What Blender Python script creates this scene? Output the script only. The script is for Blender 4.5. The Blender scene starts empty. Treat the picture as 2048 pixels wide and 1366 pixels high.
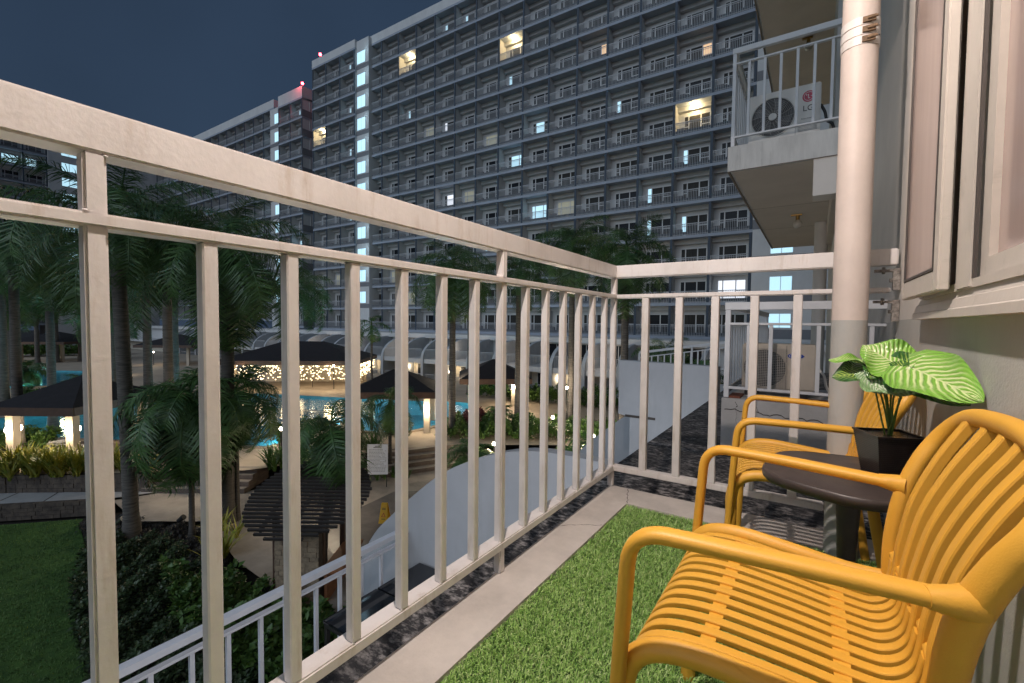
import bpy, bmesh, math, random
import numpy as np
from mathutils import Vector, Matrix, Euler
random.seed(7); np.random.seed(7)
rad = math.radians
scene = bpy.context.scene
col = scene.collection

# ------------------------------------------------------------------ camera
CX, CY, CZ = 0.919, -2.431, 0.902
yaw, pitch, roll = .58286, .039725, -.0097547
cy_, sy_, cp_, sp_, cr_, sr_ = math.cos(yaw), math.sin(yaw), math.cos(pitch), math.sin(pitch), math.cos(roll), math.sin(roll)
F = Vector((-sy_*cp_, cy_*cp_, -sp_)); r0 = Vector((cy_, sy_, 0)); d0 = F.cross(r0)
right = cr_*r0 + sr_*d0; down = -sr_*r0 + cr_*d0
cam = bpy.data.cameras.new('camera'); camo = bpy.data.objects.new('camera', cam); col.objects.link(camo)
camo.matrix_world = Matrix(((right.x, -down.x, -F.x, CX), (right.y, -down.y, -F.y, CY), (right.z, -down.z, -F.z, CZ), (0, 0, 0, 1)))
cam.sensor_width = 36; cam.lens = 36*921.34/2048; cam.clip_start = .02; cam.clip_end = 800
scene.camera = camo

# ------------------------------------------------------------------ world and light
world = bpy.data.worlds.new('World'); scene.world = world; world.use_nodes = True
wt = world.node_tree; wt.nodes.clear()
wo = wt.nodes.new('ShaderNodeOutputWorld'); wb = wt.nodes.new('ShaderNodeBackground')
sky = wt.nodes.new('ShaderNodeTexSky'); sky.sky_type = 'NISHITA'; sky.sun_disc = False
SUN_EL, SUN_AZ = 30, 181          # degrees; azimuth measured clockwise from +Y
sky.sun_elevation = rad(1.0); sky.sun_rotation = rad(SUN_AZ); sky.air_density = 1.0; sky.dust_density = .6; sky.ozone_density = 3.0
tint = wt.nodes.new('ShaderNodeMix'); tint.data_type = 'RGBA'; tint.blend_type = 'MIX'; tint.inputs[0].default_value = .80   # even night glow of the city over the last of the dusk
tint.inputs[7].default_value = (.33, .56, .98, 1)
tcw = wt.nodes.new('ShaderNodeTexCoord'); nzw = wt.nodes.new('ShaderNodeTexNoise'); nzw.inputs['Scale'].default_value = 1.6; nzw.inputs['Detail'].default_value = 4
mrw = wt.nodes.new('ShaderNodeMapRange'); mrw.inputs[1].default_value = .3; mrw.inputs[2].default_value = .7; mrw.inputs[3].default_value = .82; mrw.inputs[4].default_value = 1.18
glow = wt.nodes.new('ShaderNodeMix'); glow.data_type = 'RGBA'; glow.blend_type = 'MULTIPLY'; glow.inputs[0].default_value = 1; glow.inputs[6].default_value = (.33, .56, .98, 1)
wt.links.new(tcw.outputs['Generated'], nzw.inputs[0]); wt.links.new(nzw.outputs[0], mrw.inputs[0]); wt.links.new(mrw.outputs[0], glow.inputs[7]); wt.links.new(glow.outputs[2], tint.inputs[7])   # faint low cloud
wt.links.new(sky.outputs[0], tint.inputs[6]); wt.links.new(tint.outputs[2], wb.inputs[0]); wt.links.new(wb.outputs[0], wo.inputs[0])
wb.inputs[1].default_value = .10
sl = bpy.data.lights.new('city_glow', 'SUN'); sl.energy = 1.25; sl.angle = rad(50); sl.color = (.74, .86, 1.0)
so = bpy.data.objects.new('city_glow', sl); col.objects.link(so)
az = rad(SUN_AZ); sdir = Vector((math.sin(az)*math.cos(rad(SUN_EL)), math.cos(az)*math.cos(rad(SUN_EL)), math.sin(rad(SUN_EL))))
so.rotation_euler = sdir.to_track_quat('Z', 'Y').to_euler()
vs = scene.view_settings; scene.display_settings.display_device = 'sRGB'
vs.view_transform = 'Standard'; vs.look = 'None'; vs.exposure = 0; vs.gamma = 1; vs.use_curve_mapping = False
cyc = scene.cycles; cyc.use_denoising = True; cyc.max_bounces = 6; cyc.diffuse_bounces = 3; cyc.glossy_bounces = 3
cyc.transparent_max_bounces = 12; cyc.transmission_bounces = 4; cyc.sample_clamp_indirect = 3; cyc.caustics_reflective = False; cyc.caustics_refractive = False

# ------------------------------------------------------------------ materials
MATS = {}
def mat(name, color, rough=.6, metal=0, var=.0, vscale=6, bump=.0, bscale=60, col2=None, emit=None, estr=0, spec=.5, coat=0, contrast=(.35, .65), stretch=None, detail=6):
    if name in MATS: return MATS[name]
    m = bpy.data.materials.new(name); m.use_nodes = True; nt = m.node_tree; b = nt.nodes['Principled BSDF']
    b.inputs['Base Color'].default_value = (*color, 1); b.inputs['Roughness'].default_value = rough; b.inputs['Metallic'].default_value = metal
    b.inputs['Specular IOR Level'].default_value = spec; b.inputs['Coat Weight'].default_value = coat
    if emit: b.inputs['Emission Color'].default_value = (*emit, 1); b.inputs['Emission Strength'].default_value = estr
    tc = nt.nodes.new('ShaderNodeTexCoord'); mp = nt.nodes.new('ShaderNodeMapping'); oi = nt.nodes.new('ShaderNodeObjectInfo'); va = nt.nodes.new('ShaderNodeVectorMath'); va.operation = 'MULTIPLY_ADD'; va.inputs[1].default_value = (37, 37, 37)
    nt.links.new(oi.outputs['Random'], va.inputs[0]); nt.links.new(tc.outputs['Object'], va.inputs[2]); nt.links.new(va.outputs[0], mp.inputs[0])
    if stretch: mp.inputs['Scale'].default_value = stretch
    if var or col2:
        n = nt.nodes.new('ShaderNodeTexNoise'); n.inputs['Scale'].default_value = vscale; n.inputs['Detail'].default_value = detail; n.inputs['Roughness'].default_value = .65
        nt.links.new(mp.outputs[0], n.inputs[0])
        r = nt.nodes.new('ShaderNodeValToRGB'); r.color_ramp.elements[0].position = contrast[0]; r.color_ramp.elements[1].position = contrast[1]
        c2 = col2 if col2 else tuple(c*(1-var) for c in color)
        r.color_ramp.elements[0].color = (*c2, 1); r.color_ramp.elements[1].color = (*color, 1)
        nt.links.new(n.outputs[0], r.inputs[0]); nt.links.new(r.outputs[0], b.inputs['Base Color'])
    if bump:
        n2 = nt.nodes.new('ShaderNodeTexNoise'); n2.inputs['Scale'].default_value = bscale; n2.inputs['Detail'].default_value = 4
        nt.links.new(mp.outputs[0], n2.inputs[0]); bp = nt.nodes.new('ShaderNodeBump'); bp.inputs['Strength'].default_value = bump; bp.inputs['Distance'].default_value = .01
        nt.links.new(n2.outputs[0], bp.inputs['Height']); nt.links.new(bp.outputs[0], b.inputs['Normal'])
    MATS[name] = m; return m

def stain(m, color, scale, lo, hi, stretch=(1, 1, 1), amount=1.0):
    """adds a second, shaped layer of dirt over the base colour"""
    nt = m.node_tree; b = nt.nodes['Principled BSDF']
    tc = nt.nodes.new('ShaderNodeTexCoord'); mp = nt.nodes.new('ShaderNodeMapping'); mp.inputs['Scale'].default_value = stretch
    oi = nt.nodes.new('ShaderNodeObjectInfo'); va = nt.nodes.new('ShaderNodeVectorMath'); va.operation = 'MULTIPLY_ADD'; va.inputs[1].default_value = (53, 41, 29)
    nt.links.new(oi.outputs['Random'], va.inputs[0]); nt.links.new(tc.outputs['Object'], va.inputs[2]); nt.links.new(va.outputs[0], mp.inputs[0])
    n = nt.nodes.new('ShaderNodeTexNoise'); n.inputs['Scale'].default_value = scale; n.inputs['Detail'].default_value = 8; n.inputs['Roughness'].default_value = .7
    nt.links.new(mp.outputs[0], n.inputs[0])
    mr = nt.nodes.new('ShaderNodeMapRange'); mr.inputs[1].default_value = lo; mr.inputs[2].default_value = hi; mr.inputs[4].default_value = amount
    nt.links.new(n.outputs[0], mr.inputs[0])
    mx = nt.nodes.new('ShaderNodeMix'); mx.data_type = 'RGBA'; nt.links.new(mr.outputs[0], mx.inputs[0])
    if b.inputs['Base Color'].is_linked:
        nt.links.new(b.inputs['Base Color'].links[0].from_socket, mx.inputs[6])
    else: mx.inputs[6].default_value = b.inputs['Base Color'].default_value
    mx.inputs[7].default_value = (*color, 1); nt.links.new(mx.outputs[2], b.inputs['Base Color'])
    return m

PAINT = mat('rail_paint', (.76, .715, .685), .38, var=.10, vscale=9, bump=.06, bscale=90)
stain(PAINT, (.33, .22, .11), 3.2, .54, .74, (7, 7, 1), .5)
stain(PAINT, (.52, .47, .43), 1.5, .48, .68, (3, 3, 1.5), .45)
stain(PAINT, (.10, .08, .07), 60, .72, .76, (1, 1, 1), .8)
CONC = mat('ledge_concrete', (.62, .57, .52), .8, var=.22, vscale=5, bump=.25, bscale=70)
stain(CONC, (.16, .14, .12), 22, .70, .76, (1, 1, 1), .7)
MOULD = mat('mouldy_concrete', (.50, .47, .45), .9, col2=(.022, .022, .024), vscale=24, contrast=(.46, .68), bump=.6, bscale=45, stretch=(1, 1.8, 1), detail=10)
stain(MOULD, (.012, .012, .014), 3.0, .42, .6, (1, 1, 1), .7)
WALLG = mat('wall_grey', (.46, .46, .435), .62, var=.12, vscale=3, bump=.15, bscale=120)
stain(WALLG, (.30, .285, .25), 2.2, .55, .72, (4, 4, .6), .5)
WALLC = mat('wall_cream', (.68, .645, .60), .62, var=.08, vscale=3, bump=.12, bscale=120)
OWNW = mat('own_white_wall', (.47, .49, .52), .7, var=.12, vscale=1.2, bump=.1)
stain(OWNW, (.34, .35, .36), 1.6, .52, .76, (1.6, 1.6, .25), .55)
SLABW = mat('slab_white', (.60, .60, .58), .75, var=.2, vscale=3, stretch=(4, 4, .7))
stain(SLABW, (.20, .20, .19), 3, .56, .74, (6, 6, .6), .55)
SOFFIT = mat('soffit_paint', (.60, .54, .48), .8, var=.1, vscale=2)
ALU = mat('aluminium_frame', (.62, .565, .50), .35, var=.1, vscale=8, bump=.05)
stain(ALU, (.36, .34, .28), 7, .58, .72, (1, 4, 3), .5)
GASKET = mat('gasket', (.06, .05, .045), .6)
CURT = mat('curtain', (.50, .41, .36), .8, var=.15, vscale=3, stretch=(1, 9, .3))
YEL = mat('chair_plastic', (.78, .405, .045), .48, var=.10, vscale=5, bump=.08, bscale=420)
stain(YEL, (.50, .27, .06), 4, .60, .80, (1, 1, 1), .35)
TABLE = mat('table_brown', (.055, .042, .038), .42, var=.15, vscale=18, bump=.04, bscale=200)
POT = mat('pot_plastic', (.016, .011, .010), .32)
MOSS = mat('pot_moss', (.09, .12, .03), .9, col2=(.03, .03, .012), vscale=40)
STEM = mat('stem', (.10, .17, .03), .5)
ACW = mat('ac_casing', (.72, .70, .66), .45, var=.08, vscale=6); ACB = mat('ac_casing_beige', (.56, .50, .42), .5, var=.12, vscale=6)
BLACK = mat('black_plastic', (.012, .012, .013), .45); DARKG = mat('dark_grille', (.03, .03, .032), .5)
WIRE = mat('wire_guard', (.42, .40, .37), .4); RED = mat('brand_red', (.42, .006, .05), .4); BLUE = mat('brand_blue', (.02, .06, .35), .4)
INK = mat('ink', (.03, .03, .035), .5); WHITE = mat('white_print', (.8, .8, .8), .5)
FACW = mat('facade_white', (.60, .60, .60), .8, var=.12, vscale=.8, stretch=(1, 1, .4))
FACD = mat('facade_dark', (.05, .068, .095), .7, var=.1, vscale=1)
FACG = mat('facade_grey', (.20, .20, .215), .8, var=.1, vscale=1)
FACR = mat('facade_rail', (.42, .43, .45), .5)
FRAME = mat('window_white', (.62, .62, .62), .45)
GLASSD = mat('glass_dark', (.012, .014, .018), .35, spec=.15); GLASSG = mat('glass_curtained', (.05, .048, .044), .5, spec=.15, var=.5, vscale=3, stretch=(6, 1, .3))
LITB = mat('lit_window_cool', (.5, .7, .8), .5, emit=(.52, .84, 1.0), estr=.92)
LITW = mat('lit_window_white', (.7, .7, .7), .5, emit=(.86, .9, 1.0), estr=1.0)
LITO = mat('lit_window_warm', (.7, .5, .3), .5, emit=(1.0, .62, .34), estr=.8)
LITD = mat('lit_window_dim', (.3, .3, .25), .5, emit=(.75, .72, .5), estr=.22)
BULB = mat('bulb_on', (1, 1, 1), .5, emit=(1, .80, .50), estr=25)
BULBW = mat('garden_bulb', (1, 1, 1), .5, emit=(1, .84, .62), estr=35)
FAIRY = mat('fairy_bulb', (1, 1, 1), .5, emit=(1, .74, .40), estr=4)
REDL = mat('beacon_red', (1, .1, .1), .5, emit=(1, .04, .06), estr=40)
TRUNK = mat('palm_trunk', (.15, .135, .12), .9, col2=(.06, .055, .05), vscale=3, bump=.5, bscale=20, stretch=(1, 1, 9))
TRUNKD = mat('palm_trunk_dark', (.10, .09, .08), .9, col2=(.05, .045, .04), vscale=3, bump=.5, bscale=20, stretch=(1, 1, 9))
SHAFT = mat('crownshaft', (.08, .14, .05), .5, var=.3, vscale=4, stretch=(1, 1, .3))
FROND = mat('frond', (.085, .175, .045), .45, col2=(.03, .075, .025), vscale=2.5)
FROND2 = mat('frond_light', (.10, .19, .04), .5, col2=(.04, .10, .03), vscale=3)
HEDGE = mat('hedge_leaf', (.10, .19, .035), .5, col2=(.035, .085, .02), vscale=6)
COVER = mat('ground_cover_leaf', (.07, .11, .04), .45, col2=(.018, .038, .014), vscale=5)
CROT = mat('croton_leaf', (.48, .40, .05), .5, col2=(.16, .24, .03), vscale=4)
REDLF = mat('red_shrub_leaf', (.16, .035, .045), .5, col2=(.06, .02, .02), vscale=5)
SOIL = mat('soil', (.03, .024, .018), .95, var=.5, vscale=6, bump=.6, bscale=20)
LAWN = mat('lawn', (.08, .17, .03), .9, col2=(.04, .095, .018), vscale=2, bump=1, bscale=60)
PAVE = mat('paving', (.34, .30, .26), .7, var=.25, vscale=1.5, bump=.15)
stain(PAVE, (.12, .10, .085), .9, .55, .66, (1, 1, 1), .5)
DECK = mat('pool_deck', (.44, .37, .29), .7, var=.2, vscale=1.2, bump=.15)
WALK = mat('pale_walk', (.42, .42, .43), .7, var=.2, vscale=2)
ASPH = mat('dark_tile', (.12, .11, .105), .5, var=.4, vscale=2, bump=.2)
STEPM = mat('step_stone', (.13, .10, .085), .6, var=.4, vscale=2.5)
STONE = mat('stone_block', (.36, .28, .19), .85, col2=(.17, .13, .09), vscale=6, bump=.7, bscale=30)
STONED = mat('stone_dark', (.12, .095, .075), .9, col2=(.05, .04, .035), vscale=4, bump=.9, bscale=14)
ROOFD = mat('dark_roof', (.022, .019, .022), .75, var=.3, vscale=3)
TIMBER = mat('dark_timber', (.085, .045, .03), .6, var=.3, vscale=4)
POST = mat('pavilion_post', (.52, .45, .36), .7, var=.1, vscale=3)
TILEP = mat('pool_tile', (.10, .42, .52), .3, var=.35, vscale=1.3)
RIM = mat('pool_rim', (.40, .32, .24), .6, var=.25, vscale=2)
BLINE = mat('timber_slat_dark', (.05, .043, .04), .5)
YSIGN = mat('yellow_plastic', (.75, .42, .02), .45)
BOARD = mat('notice_board', (.46, .50, .58), .5, var=.06, vscale=2)
BLKGL = mat('black_glass', (.008, .009, .012), .06, spec=.9)
CHROME = mat('chrome', (.5, .48, .44), .25, metal=1)
FROST = mat('bulb_off', (.55, .52, .46), .25)
TURFB = mat('turf_backing', (.05, .11, .025), .95)
UMB = mat('lounger_mesh', (.30, .30, .30), .7)

def turf_mat():
    m = bpy.data.materials.new('turf_blade'); m.use_nodes = True; nt = m.node_tree; b = nt.nodes['Principled BSDF']
    a = nt.nodes.new('ShaderNodeAttribute'); a.attribute_name = 'tone'; r = nt.nodes.new('ShaderNodeValToRGB')
    e = r.color_ramp.elements; e[0].color = (.16, .33, .06, 1); e[1].color = (.72, .84, .42, 1); e2 = e.new(.55); e2.color = (.40, .64, .17, 1)
    nt.links.new(a.outputs['Fac'], r.inputs[0]); nt.links.new(r.outputs[0], b.inputs['Base Color']); b.inputs['Roughness'].default_value = .45
    return m
TURF = turf_mat()

def leaf_mat(name, base, vein, pale=.0):
    """broad leaf with pale veins that sweep from the midrib; u runs base to tip, v across"""
    m = bpy.data.materials.new(name); m.use_nodes = True; nt = m.node_tree; b = nt.nodes['Principled BSDF']; N = nt.nodes.new; L = nt.links.new
    uv = N('ShaderNodeUVMap'); sx = N('ShaderNodeSeparateXYZ'); L(uv.outputs[0], sx.inputs[0])
    def mth(op, a, b_=None):
        n = N('ShaderNodeMath'); n.operation = op
        for i, q in enumerate((a, b_)):
            if q is None: continue
            if isinstance(q, (int, float)): n.inputs[i].default_value = q
            else: L(q, n.inputs[i])
        return n.outputs[0]
    v = mth('ABSOLUTE', mth('SUBTRACT', sx.outputs[1], .5)); 
    nz = N('ShaderNodeTexNoise'); nz.inputs['Scale'].default_value = 5; L(uv.outputs[0], nz.inputs[0])
    ph = mth('SUBTRACT', sx.outputs[0], mth('MULTIPLY', v, .85)); ph = mth('ADD', ph, mth('MULTIPLY', nz.outputs[0], .10))
    s = mth('SINE', mth('MULTIPLY', ph, 62)); s = mth('MULTIPLY', mth('ADD', s, .2 + pale), 1.6)
    fade = mth('SUBTRACT', 1, mth('MULTIPLY', v, 2.25)); 
    fac = mth('MULTIPLY', s, fade); mid = mth('LESS_THAN', v, .012); fac = mth('MAXIMUM', fac, mid)
    cl = N('ShaderNodeClamp'); L(fac, cl.inputs[0]); mx = N('ShaderNodeMix'); mx.data_type = 'RGBA'; L(cl.outputs[0], mx.inputs[0])
    mx.inputs[6].default_value = (*base, 1); mx.inputs[7].default_value = (*vein, 1); L(mx.outputs[2], b.inputs['Base Color'])
    b.inputs['Roughness'].default_value = .28; b.inputs['Coat Weight'].default_value = .3
    bp = N('ShaderNodeBump'); bp.inputs['Strength'].default_value = .4; bp.inputs['Distance'].default_value = .004; L(s, bp.inputs['Height']); L(bp.outputs[0], b.inputs['Normal'])
    return m
LEAF1 = leaf_mat('leaf_bright', (.20, .44, .055), (.66, .76, .36), .1); LEAF2 = leaf_mat('leaf_deep', (.03, .12, .02), (.42, .55, .12), -.15)
LEAF3 = leaf_mat('leaf_pale', (.20, .34, .14), (.62, .68, .50), .5)

def water_mat():
    m = bpy.data.materials.new('pool_water'); m.use_nodes = True; nt = m.node_tree; nt.nodes.clear(); N = nt.nodes.new; L = nt.links.new
    o = N('ShaderNodeOutputMaterial'); t = N('ShaderNodeBsdfTransparent'); t.inputs[0].default_value = (.55, .88, .95, 1)
    g = N('ShaderNodeBsdfGlossy'); g.inputs['Roughness'].default_value = .08; fr = N('ShaderNodeFresnel'); fr.inputs[0].default_value = 1.33
    n = N('ShaderNodeTexNoise'); n.inputs['Scale'].default_value = 2.2; n.inputs['Detail'].default_value = 3
    tc = N('ShaderNodeTexCoord'); L(tc.outputs['Object'], n.inputs[0]); b = N('ShaderNodeBump'); b.inputs['Strength'].default_value = .35; b.inputs['Distance'].default_value = .08
    L(n.outputs[0], b.inputs['Height']); L(b.outputs[0], g.inputs['Normal']); L(b.outputs[0], fr.inputs['Normal'])
    mx = N('ShaderNodeMixShader'); L(fr.outputs[0], mx.inputs[0]); L(t.outputs[0], mx.inputs[1]); L(g.outputs[0], mx.inputs[2]); L(mx.outputs[0], o.inputs[0])
    return m
WATER = water_mat()
PANE = mat('pane_reflection_tint', (.40, .30, .265), .16, var=.14, vscale=2.2, stretch=(1, 5, .5), spec=.6)  # opaque brown pane colour stands in for the warm wall's reflection


# ------------------------------------------------------------------ mesh helpers
class MB:
    def __init__(s): s.v = []; s.f = []; s.m = []; s.sm = []
    def add(s, vs, fs, mi=0, smooth=False):
        o = len(s.v); s.v += [tuple(x) for x in vs]; s.f += [tuple(i+o for i in f) for f in fs]; s.m += [mi]*len(fs); s.sm += [smooth]*len(fs); return s
    def box(s, x0, x1, y0, y1, z0, z1, mi=0, M=None):
        v = [Vector(p) for p in ((x0,y0,z0),(x1,y0,z0),(x1,y1,z0),(x0,y1,z0),(x0,y0,z1),(x1,y0,z1),(x1,y1,z1),(x0,y1,z1))]
        if M: v = [M @ p for p in v]
        return s.add(v, [(0,3,2,1),(4,5,6,7),(0,1,5,4),(1,2,6,5),(2,3,7,6),(3,0,4,7)], mi)
    def prism(s, pts, axis, a0, a1, mi=0):
        """polygon pts (2D) extruded along axis: 'x': pts=(y,z) 'y': pts=(x,z) 'z': pts=(x,y)"""
        n = len(pts)
        def P(p, a): return {'x': (a, p[0], p[1]), 'y': (p[0], a, p[1]), 'z': (p[0], p[1], a)}[axis]
        v = [P(p, a0) for p in pts] + [P(p, a1) for p in pts]
        return s.add(v, [tuple(range(n))[::-1], tuple(range(n, 2*n))] + [(i, (i+1) % n, n+(i+1) % n, n+i) for i in range(n)], mi)
    def cyl(s, p0, p1, ra, rb=None, n=16, mi=0, cap=True):
        p0 = Vector(p0); p1 = Vector(p1); rb = ra if rb is None else rb; d = (p1-p0).normalized()
        a = d.orthogonal().normalized(); b = d.cross(a); v = []
        for p, r in ((p0, ra), (p1, rb)):
            for i in range(n): t = 2*math.pi*i/n; v.append(p + r*(math.cos(t)*a + math.sin(t)*b))
        s.add(v, [(i, (i+1) % n, n+(i+1) % n, n+i) for i in range(n)], mi, True)
        if cap: s.add(v, [tuple(range(n))[::-1], tuple(range(n, 2*n))], mi)
        return s
    def lathe(s, prof, c=(0,0,0), n=20, mi=0):
        v = []; k = len(prof)
        for r, z in prof:
            for i in range(n): t = 2*math.pi*i/n; v.append((c[0]+r*math.cos(t), c[1]+r*math.sin(t), c[2]+z))
        return s.add(v, [(j*n+i, j*n+(i+1) % n, (j+1)*n+(i+1) % n, (j+1)*n+i) for j in range(k-1) for i in range(n)], mi, True)
    def sweep(s, path, w, h, side=None, n=12, mi=0, power=2.0, cap=True):
        """superellipse section w (along side) x h swept on path; w, h numbers or lists"""
        path = [Vector(p) for p in path]; k = len(path); W = w if isinstance(w, (list, tuple)) else [w]*k; H = h if isinstance(h, (list, tuple)) else [h]*k
        tans = [(path[min(i+1, k-1)] - path[max(i-1, 0)]).normalized() for i in range(k)]
        sd = Vector(side) if side is not None else tans[0].orthogonal().normalized(); v = []
        for i in range(k):
            t = tans[i]; sv = sd - sd.dot(t)*t
            if sv.length < 1e-4: sv = t.orthogonal()
            sv.normalize(); up = t.cross(sv)
            if side is None: sd = sv
            for j in range(n):
                a = 2*math.pi*(j+.5)/n; c, q = math.cos(a), math.sin(a); e = 2/power
                v.append(path[i] + sv*(W[i]/2*math.copysign(abs(c)**e, c)) + up*(H[i]/2*math.copysign(abs(q)**e, q)))
        s.add(v, [(i*n+j, i*n+(j+1) % n, (i+1)*n+(j+1) % n, (i+1)*n+j) for i in range(k-1) for j in range(n)], mi, power <= 3)
        if cap: s.add(v, [tuple(range(n))[::-1], tuple(range((k-1)*n, k*n))], mi)
        return s
    def mesh(s, name, mats):
        me = bpy.data.meshes.new(name); me.from_pydata(s.v, [], s.f)
        for m in (mats if isinstance(mats, (list, tuple)) else [mats]): me.materials.append(m)
        if len(me.polygons): me.polygons.foreach_set('material_index', s.m); me.polygons.foreach_set('use_smooth', s.sm)
        me.update(); return me

def smooth_path(pts, n=8):
    P = [Vector(p) for p in pts]; P = [P[0]*2-P[1]] + P + [P[-1]*2-P[-2]]; out = []
    for i in range(1, len(P)-2):
        a, b, c, d = P[i-1:i+3]
        for k in range(n):
            t = k/n; out.append(.5*((2*b) + (c-a)*t + (2*a-5*b+4*c-d)*t*t + (3*b-a-3*c+d)*t**3))
    out.append(P[-2]); return out

def round_path(pts, r, n=6):
    """polyline with corners rounded by radius r"""
    P = [Vector(p) for p in pts]; out = [P[0]]
    for i in range(1, len(P)-1):
        a, b, c = P[i-1], P[i], P[i+1]; rr = r[i-1] if isinstance(r, (list, tuple)) else r
        d1 = (a-b); d2 = (c-b); q = min(rr, d1.length*.49, d2.length*.49); p1 = b+d1.normalized()*q; p2 = b+d2.normalized()*q
        for k in range(n+1): t = k/n; out.append((1-t)**2*p1 + 2*t*(1-t)*b + t*t*p2)
    out.append(P[-1]); return out

def bev(me, w, seg=2):
    bm = bmesh.new(); bm.from_mesh(me); bmesh.ops.bevel(bm, geom=bm.edges[:], offset=w, segments=seg, affect='EDGES', clamp_overlap=True); bm.to_mesh(me); bm.free(); return me

KIDS = {}; FLAT = set()      # children by parent name; objects whose own matrix is the world's
def link(name, me, parent=None, loc=None, rot=None, world=False):
    o = bpy.data.objects.new(name, me); col.objects.link(o)
    if parent is not None:
        o.parent = parent; KIDS.setdefault(parent.name, []).append(o)
        if world:
            q = parent; Mx = Matrix.Identity(4)
            while q is not None and q.name not in FLAT:
                Mx = Matrix.LocRotScale(q.location, q.rotation_euler, q.scale) @ Mx; q = q.parent
            o.matrix_parent_inverse = Mx.inverted(); FLAT.add(o.name)
    if loc is not None: o.location = loc
    if rot is not None: o.rotation_euler = rot
    return o
def part(name, mb, m, parent, world=True):
    return link(name, mb.mesh(name, m) if isinstance(mb, MB) else mb, parent, world=world)
def tag(o, label=None, cat=None, group=None, kind=None):
    if label: o['label'] = label
    if cat: o['category'] = cat
    if group: o['group'] = group
    if kind: o['kind'] = kind
    return o
def thing(name, label, cat, loc=(0, 0, 0), rz=0, group=None):
    o = link(name, None, loc=loc, rot=(0, 0, rz)); o.empty_display_size = .1; return tag(o, label, cat, group)
def struct(name, mb, m):
    o = part(name, mb, m, None); o['kind'] = 'structure'; return o
def dup(o, parent=None, loc=None, rot=None):
    c = o.copy(); col.objects.link(c)
    if parent is not None: c.parent = parent; KIDS.setdefault(parent.name, []).append(c)
    if loc is not None: c.location = loc
    if rot is not None: c.rotation_euler = rot
    for k in KIDS.get(o.name, []): dup(k, c)
    return c
def lamp(name, loc, e, color=(1, .8, .55), r=.05, parent=None):
    l = bpy.data.lights.new(name, 'POINT'); l.energy = e; l.color = color; l.shadow_soft_size = r
    o = bpy.data.objects.new(name, l); col.objects.link(o); o.location = loc
    if parent is not None: o.parent = parent
    return o
def np_mesh(name, verts, faces, m, tone=None):
    me = bpy.data.meshes.new(name); nv = len(verts); nf, k = faces.shape
    me.vertices.add(nv); me.vertices.foreach_set('co', verts.astype(np.float32).ravel())
    me.loops.add(nf*k); me.loops.foreach_set('vertex_index', faces.astype(np.int32).ravel())
    me.polygons.add(nf); me.polygons.foreach_set('loop_start', np.arange(0, nf*k, k, dtype=np.int32))
    if tone is not None: a = me.attributes.new('tone', 'FLOAT', 'POINT'); a.data.foreach_set('value', tone.astype(np.float32))
    me.materials.append(m); me.update(calc_edges=True); me.validate(); return me
def text_mesh(s, size, depth=.0006):
    cu = bpy.data.curves.new('lettering', 'FONT'); cu.body = s; cu.size = size; cu.extrude = depth; cu.align_x = 'CENTER'; cu.align_y = 'CENTER'
    o = bpy.data.objects.new('lettering', cu); col.objects.link(o); dg = bpy.context.evaluated_depsgraph_get()
    me = bpy.data.meshes.new_from_object(o.evaluated_get(dg)); bpy.data.objects.remove(o); bpy.data.curves.remove(cu); return me
def flat_poly(outer, holes=(), z=0.0):
    """flat sheet with holes, as a mesh"""
    cu = bpy.data.curves.new('sheet', 'CURVE'); cu.dimensions = '2D'; cu.fill_mode = 'BOTH'
    for loop in [outer]+list(holes):
        sp = cu.splines.new('POLY'); sp.points.add(len(loop)-1); sp.use_cyclic_u = True
        for p, q in zip(sp.points, loop): p.co = (q[0], q[1], 0, 1)
    o = bpy.data.objects.new('sheet', cu); col.objects.link(o); dg = bpy.context.evaluated_depsgraph_get()
    me = bpy.data.meshes.new_from_object(o.evaluated_get(dg)); bpy.data.objects.remove(o); bpy.data.curves.remove(cu)
    for v in me.vertices: v.co.z = z
    return me
def ring_pts(pts, n=5):
    """closed smooth outline through pts"""
    P = [Vector((p[0], p[1], 0)) for p in pts]; k = len(P); out = []
    for i in range(k):
        a, b, c, d = P[i-1], P[i], P[(i+1) % k], P[(i+2) % k]
        for j in range(n):
            t = j/n; q = .5*((2*b)+(c-a)*t+(2*a-5*b+4*c-d)*t*t+(3*b-a-3*c+d)*t**3); out.append((q.x, q.y))
    return out
def offset_ring(pts, d):
    P = np.array(pts); c = P.mean(0); n = len(P); out = []
    area = sum(P[i][0]*P[(i+1) % n][1]-P[(i+1) % n][0]*P[i][1] for i in range(n)); sg = 1 if area > 0 else -1
    for i in range(n):
        t = P[(i+1) % n]-P[i-1]; t = t/np.hypot(*t); out.append((P[i][0]+sg*t[1]*d, P[i][1]-sg*t[0]*d))
    return out

# =================================================================== OWN BUILDING AND BALCONY
own = thing('apartment_building', 'cream and grey apartment wall with the open window beside the yellow chairs', 'building', (1.2, -3, 0))
# floor slab of the balcony: ledge of bare concrete round the turf
LED = [(-.02, -6), (1.2, -6), (1.2, .012), (-.02, .012)]
mb = MB().prism([(-.02, -6.0), (.148, -6.0), (.148, -.2), (1.2, -.2), (1.2, .012), (-.02, .012)], 'z', -.16, 0)
struct('balcony_ledge', mb, CONC)
struct('balcony_floor', MB().box(.148, 1.2, -6, -.2, -.16, -.022), CONC)
# mouldy roof of the storey below, runs on beyond the corner
mb = MB(); G = 44
me = bpy.data.meshes.new('mouldy_roof'); bm = bmesh.new()
mb.box(-.27, -.0202, -6, .012, -.6, -.12); mb.box(-.27, 1.45, .0122, 9.0, -.6, -.121)
struct('mouldy_roof', mb, MOULD)

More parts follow.
